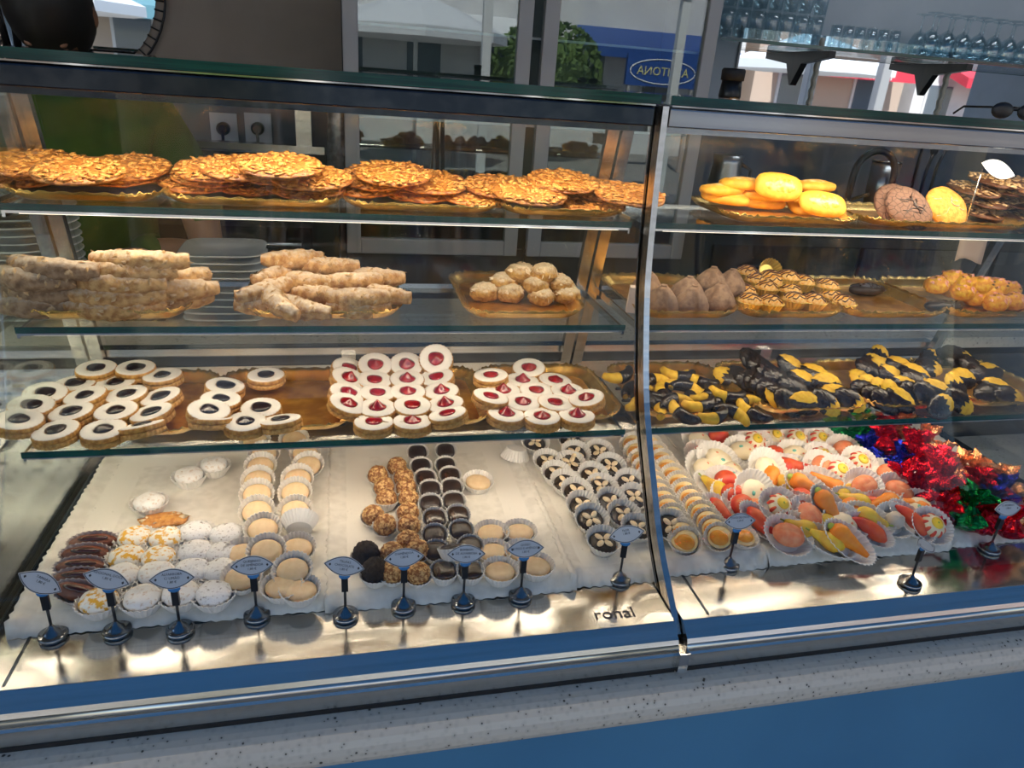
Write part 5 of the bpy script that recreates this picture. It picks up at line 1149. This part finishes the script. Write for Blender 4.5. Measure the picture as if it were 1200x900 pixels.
c = ony(392, 165, 2.50); place('film_roll', [('roll', MB().lathe([(.030, 0), (.034, .004), (.034, .34), (.030, .345), (.012, .345), (.012, .30)], 20).me('roll', 'film_roll'), [('core', MB().lathe([(.012, .2), (.012, .35), (.008, .35), (.008, .2)], 12).me('core', 'kraft'))])], (c.x, 2.46, .301), (0, R(4), 0), 1, 'upright roll of shiny film beside the fridge', 'roll')
e = link('back_counter', None, None, (-.62, 2.55, FLOOR))
part('worktop', MB().box((-1.9, -.32, 1.14), (.60, .28, 1.17)), 'dark_steel', e); part('carcass', MB().box((-1.9, -.28, 0), (.60, .28, 1.14)), 'fridge_black', e)
od = part('oven_door', MB().box((.02, -.31, .62), (.52, -.281, 1.08)), 'oven_black', e); link('handle', MB().tube([(.05, -.34, 1.04), (.49, -.34, 1.04)], .010).me('handle', 'steel'), od); link('knob', MB().lathe([(.018, 0), (.016, .03)], 16).xf(Matrix.Rotation(R(90), 4, 'X')).xf(Matrix.Translation((.47, -.311, .93))).me('knob', 'chrome'), od)
tag(e, 'dark back counter with a built in black oven', 'counter')
e = link('sink_counter', None, None, (2.45, 2.55, FLOOR))
part('worktop', MB().box((-1.23, -.32, 1.10), (1.9, .28, 1.14)), 'dark_steel', e); part('carcass', MB().box((-1.23, -.28, 0), (1.9, .28, 1.10)), 'fridge_black', e)
for k in range(5): part('door', MB().box((-1.20+k*.6, -.30, .1), (-.62+k*.6, -.281, 1.06)), 'oven_black', e)
tag(e, 'dark steel sink counter along the grey wall', 'counter')
SZ = FLOOR+1.1405
c = ony(1020, 190, 2.5); e = link('tap', None, None, (c.x-.06, 2.5, SZ)); hh = ony(1020, 176, 2.5).z-SZ
pts = [(0, 0, 0), (0, 0, hh-.09)]+[(.09-.09*math.cos(R(a)), 0, hh-.09+.09*math.sin(R(a))) for a in range(20, 181, 20)]+[(.18, 0, hh-.15)]
part('spout', MB().tube(pts, .013, 10), 'black', e, True); part('base', MB().lathe([(.03, 0), (.03, .02), (.018, .03)], 16), 'black', e, True); part('lever', MB().tube([(0, -.02, .06), (.05, -.05, .09)], .007), 'black', e, True)
tag(e, 'black arched kitchen tap behind the sink counter', 'tap')
for i, px in enumerate((1075, 1087, 1098)):
    c = ony(px, 195, 2.5); e = link('kitchen_ladle', None, None, (c.x, 2.5, SZ+.0)); L = (.36, .30, .32)[i]
    part('shaft', MB().tube([(0, 0, .01), (.0, 0, L*.6), (.01*i, 0, L-.05)], .006), 'black', e, True); part('head', MB().ball((.01*i, 0, L-.03), (.022, .008, .034), 14, 8), 'black', e, True); part('foot', MB().lathe([(.012, 0), (.010, .02)], 10), 'black', e, True)
    tag(e, 'black kitchen ladle standing upright by the grey wall', 'ladle', 'black ladles')
e = link('utensil_pot', None, None, (ony(1050, 215, 2.5).x, 2.58, SZ)); part('pot', MB().lathe([(.05, 0), (.055, .2), (.051, .2), (.046, .01)], 24), 'brushed_bowl', e, True); part('rim', MB().lathe([(.053, .197), (.058, .197), (.058, .206), (.053, .206)], 24), 'chrome', e, True); tag(e, 'small steel utensil pot beside the black ladles', 'pot')
e = link('coffee_jug', None, None, (ony(850, 205, 2.5).x, 2.5, SZ)); part('jug', MB().lathe([(.06, 0), (.066, .06), (.05, .17), (.055, .2), (.051, .2), (.045, .17)], 24), 'brushed_bowl', e, True); part('handle', MB().tube([(.055, 0, .17), (.10, 0, .15), (.10, 0, .06), (.062, 0, .04)], .007), 'black', e, True); tag(e, 'steel milk jug on the sink counter', 'jug')
# mirror on the grey wall, round mirror, wall bars
a = ony(868, 60, YW-.01); b_ = ony(868, 130, YW-.01)
e = link('wall_mirror', None, None, (a.x, YW-.0005, .615))
part('mirror_glass', MB().box((0, -.008, 0), (2.4, -.002, .30)), 'mirror', e); part('mirror_edge', MB().box((-.008, -.010, -.008), (0, -.001, .308)).box((0, -.010, -.008), (2.4, -.001, 0)), 'frame_grey', e)
for xx in (.35, .98): part('rope_light', MB().tube([(xx+.004*math.sin(k*1.9), -.014, .01+.28*k/20) for k in range(21)], .008, 6), 'rope', e, True)
tag(e, 'long wall mirror under the glass shelf reflecting the street', 'mirror')
c = ony(72, -22, YW-.02); e = link('round_mirror', None, None, (c.x, YW-.0015, c.z)); rx = Matrix.Rotation(R(90), 4, 'X')
part('mirror_glass', MB().lathe([(.27, 0), (.27, .006)], 48).xf(rx), 'mirror', e); rim = MB()
rim.tube([(.30*math.cos(2*PI*k/48), -.012, .30*math.sin(2*PI*k/48)) for k in range(49)], .004, 6); part('wire_rim', rim, 'black', e, True); sp_ = MB()
for k in range(60): a = 2*PI*k/60; sp_.tube([(.268*math.cos(a), -.008, .268*math.sin(a)), (.30*math.cos(a), -.012, .30*math.sin(a))], .003, 5)
part('rim_spokes', sp_, 'black', e, True); tag(e, 'round wall mirror with a wire spoked rim behind the person', 'mirror')
c = ony(14, 22, YW-.02); e = link('wall_rack', None, None, (c.x, YW-.001, c.z))
for x0_, x1_ in ((-.05, -.03), (.005, -.002), (.02, .065)): part('bar', MB().tube([(x0_, -.015, .12), (x1_, -.015, -.10)], .009, 8), 'black', e, True)
part('cross_bar', MB().tube([(-.08, -.015, .12), (.08, -.015, .12)], .008, 8), 'black', e, True); tag(e, 'black metal bar rack on the brown wall', 'rack')
# glass wall shelf with brackets
a = ony(842, 45, 2.62); e = link('wall_shelf', None, None, (a.x, YW-.001, a.z))
g = part('glass_board', MB().box((0, -.25, -.005), (2.6, -.002, .005)), 'shelf_glass', e); link('polished_edge', MB().box((0, -.2515, -.006), (2.6, -.2502, .006)).me('polished_edge', 'glass_edge', False), g)
for px in (960, 1122):
    x = ony(px, 65, 2.70).x-a.x; part('bracket', MB().prism([(-.23, -.006), (-.23, -.03), (-.06, -.05), (-.012, -.13), (-.001, -.13), (-.001, -.006)], x-.014, x+.014), 'black', e)
tag(e, 'glass wall shelf on black brackets carrying drinking glasses', 'shelf'); GZ = a.z+.0055
TUM = [('bowl', MB().lathe([(.022, 0), (.026, .002), (.0285, .07), (.0295, .098), (.0275, .098), (.0262, .07), (.023, .010), (.001, .008)], 20).me('bowl', 'tumbler'), []), ('rim', MB().lathe([(.0272, .0965), (.0298, .0965), (.0298, .0990), (.0272, .0990)], 20).me('rim', 'shelf_glass'), [])]
x = ony(850, 30, 2.70).x
for k in range(7):
    for lv in range(3): place('tumbler', TUM, (x+k*.0615+(.004 if lv % 2 else 0), 2.70, GZ+.001+lv*.1000), (0, 0, 0), 1, 'clear tumbler in the '+('bottom', 'middle', 'top')[lv]+' layer of the stack on the glass shelf', 'glass', ('bottom', 'middle', 'top')[lv]+' layer of tumblers')
x = ony(978, 45, 2.70).x
SHT = [('bowl', MB().lathe([(.0245, 0), (.0245, .003), (.0215, .05), (.020, .080), (.001, .083), (.001, .079), (.018, .075), (.0225, .004)], 20).me('bowl', 'tumbler'), []), ('foot_ring', MB().lathe([(.0150, .0815), (.0205, .0790), (.0208, .0840), (.0150, .0850)], 20).me('foot_ring', 'shelf_glass'), [])]
for k in range(6): place('tumbler', SHT, (x+k*.052, 2.70, GZ+.001), (0, 0, 0), 1, 'clear upturned tumbler in the single row on the glass shelf', 'glass', 'upturned tumblers')
x = ony(1078, 55, 2.70).x
WG = [('bowl', MB().lathe([(.030, 0), (.034, .03), (.034, .055), (.022, .085), (.004, .098), (.003, .090), (.020, .081), (.032, .055), (.032, .03), (.0288, .001)], 22).me('bowl', 'tumbler'), []), ('stem', MB().lathe([(.0035, .096), (.003, .13), (.0035, .148)], 10).me('stem', 'tumbler'), []), ('foot', MB().lathe([(.0035, .147), (.030, .153), (.030, .1545), (.003, .157)], 22).me('foot', 'tumbler'), [])]
for k in range(9):
    for rw in range(2): place('wine_glass', WG, (x+k*.074+.02*rw, 2.66+rw*.085, GZ+.001), (0, 0, 0), 1, 'clear upturned wine glass in the '+('front', 'rear')[rw]+' row on the glass shelf', 'glass', ('front', 'rear')[rw]+' row of wine glasses')
# things standing on the case tops
e = link('pepper_mill', None, None, (ony(857, 100, 1.16).x, 1.16, .6708)); hh = ony(857, 80, 1.16).z-.6708
part('body', MB().lathe([(.017, 0), (.018, .004), (.016, hh-.018)], 24), 'black', e, True); part('cap', MB().lathe([(.0185, hh-.018), (.019, hh-.003), (.017, hh), (.001, hh+.0005)], 24), 'black_rubber', e, True); tag(e, 'black capped jar standing on the glass top of the case', 'jar')
e = link('sunglasses', None, None, (ony(1190, 130, 1.14).x, 1.14, .6708))
for sx in (-1, 1): part('lens', MB().ball((sx*.028, 0, .014), (.024, .004, .014), 14, 8), 'black', e, True); part('arm', MB().tube([(sx*.052, 0, .018), (sx*.055, .06, .016), (sx*.05, .085, .003)], .002, 6), 'black', e, True)
part('bridge', MB().tube([(-.008, 0, .020), (.008, 0, .020)], .002, 6), 'black', e, True); tag(e, 'dark sunglasses lying on the glass top of the case', 'sunglasses')
p = ony(1125, 288, 1.232); e = MB()
for i in range(6):
    for j in range(5): e.v.append(Vector((-.032+.064*i/5+.004*j/4, .003*math.sin(i), .026-.052*j/4+.006*math.sin(i*.9)*(j == 4))))
e.f = [[j+i*5, j+1+i*5, j+1+(i+1)*5, j+(i+1)*5] for i in range(5) for j in range(4)]
o = link('paper_note', e.me('paper_note', 'kraft'), None, (p.x, 1.205, p.z)); s_ = o.modifiers.new('thickness', 'SOLIDIFY'); s_.thickness = .0004
tag(o, 'torn brown paper hanging behind the middle shelf on the back pane', 'paper')
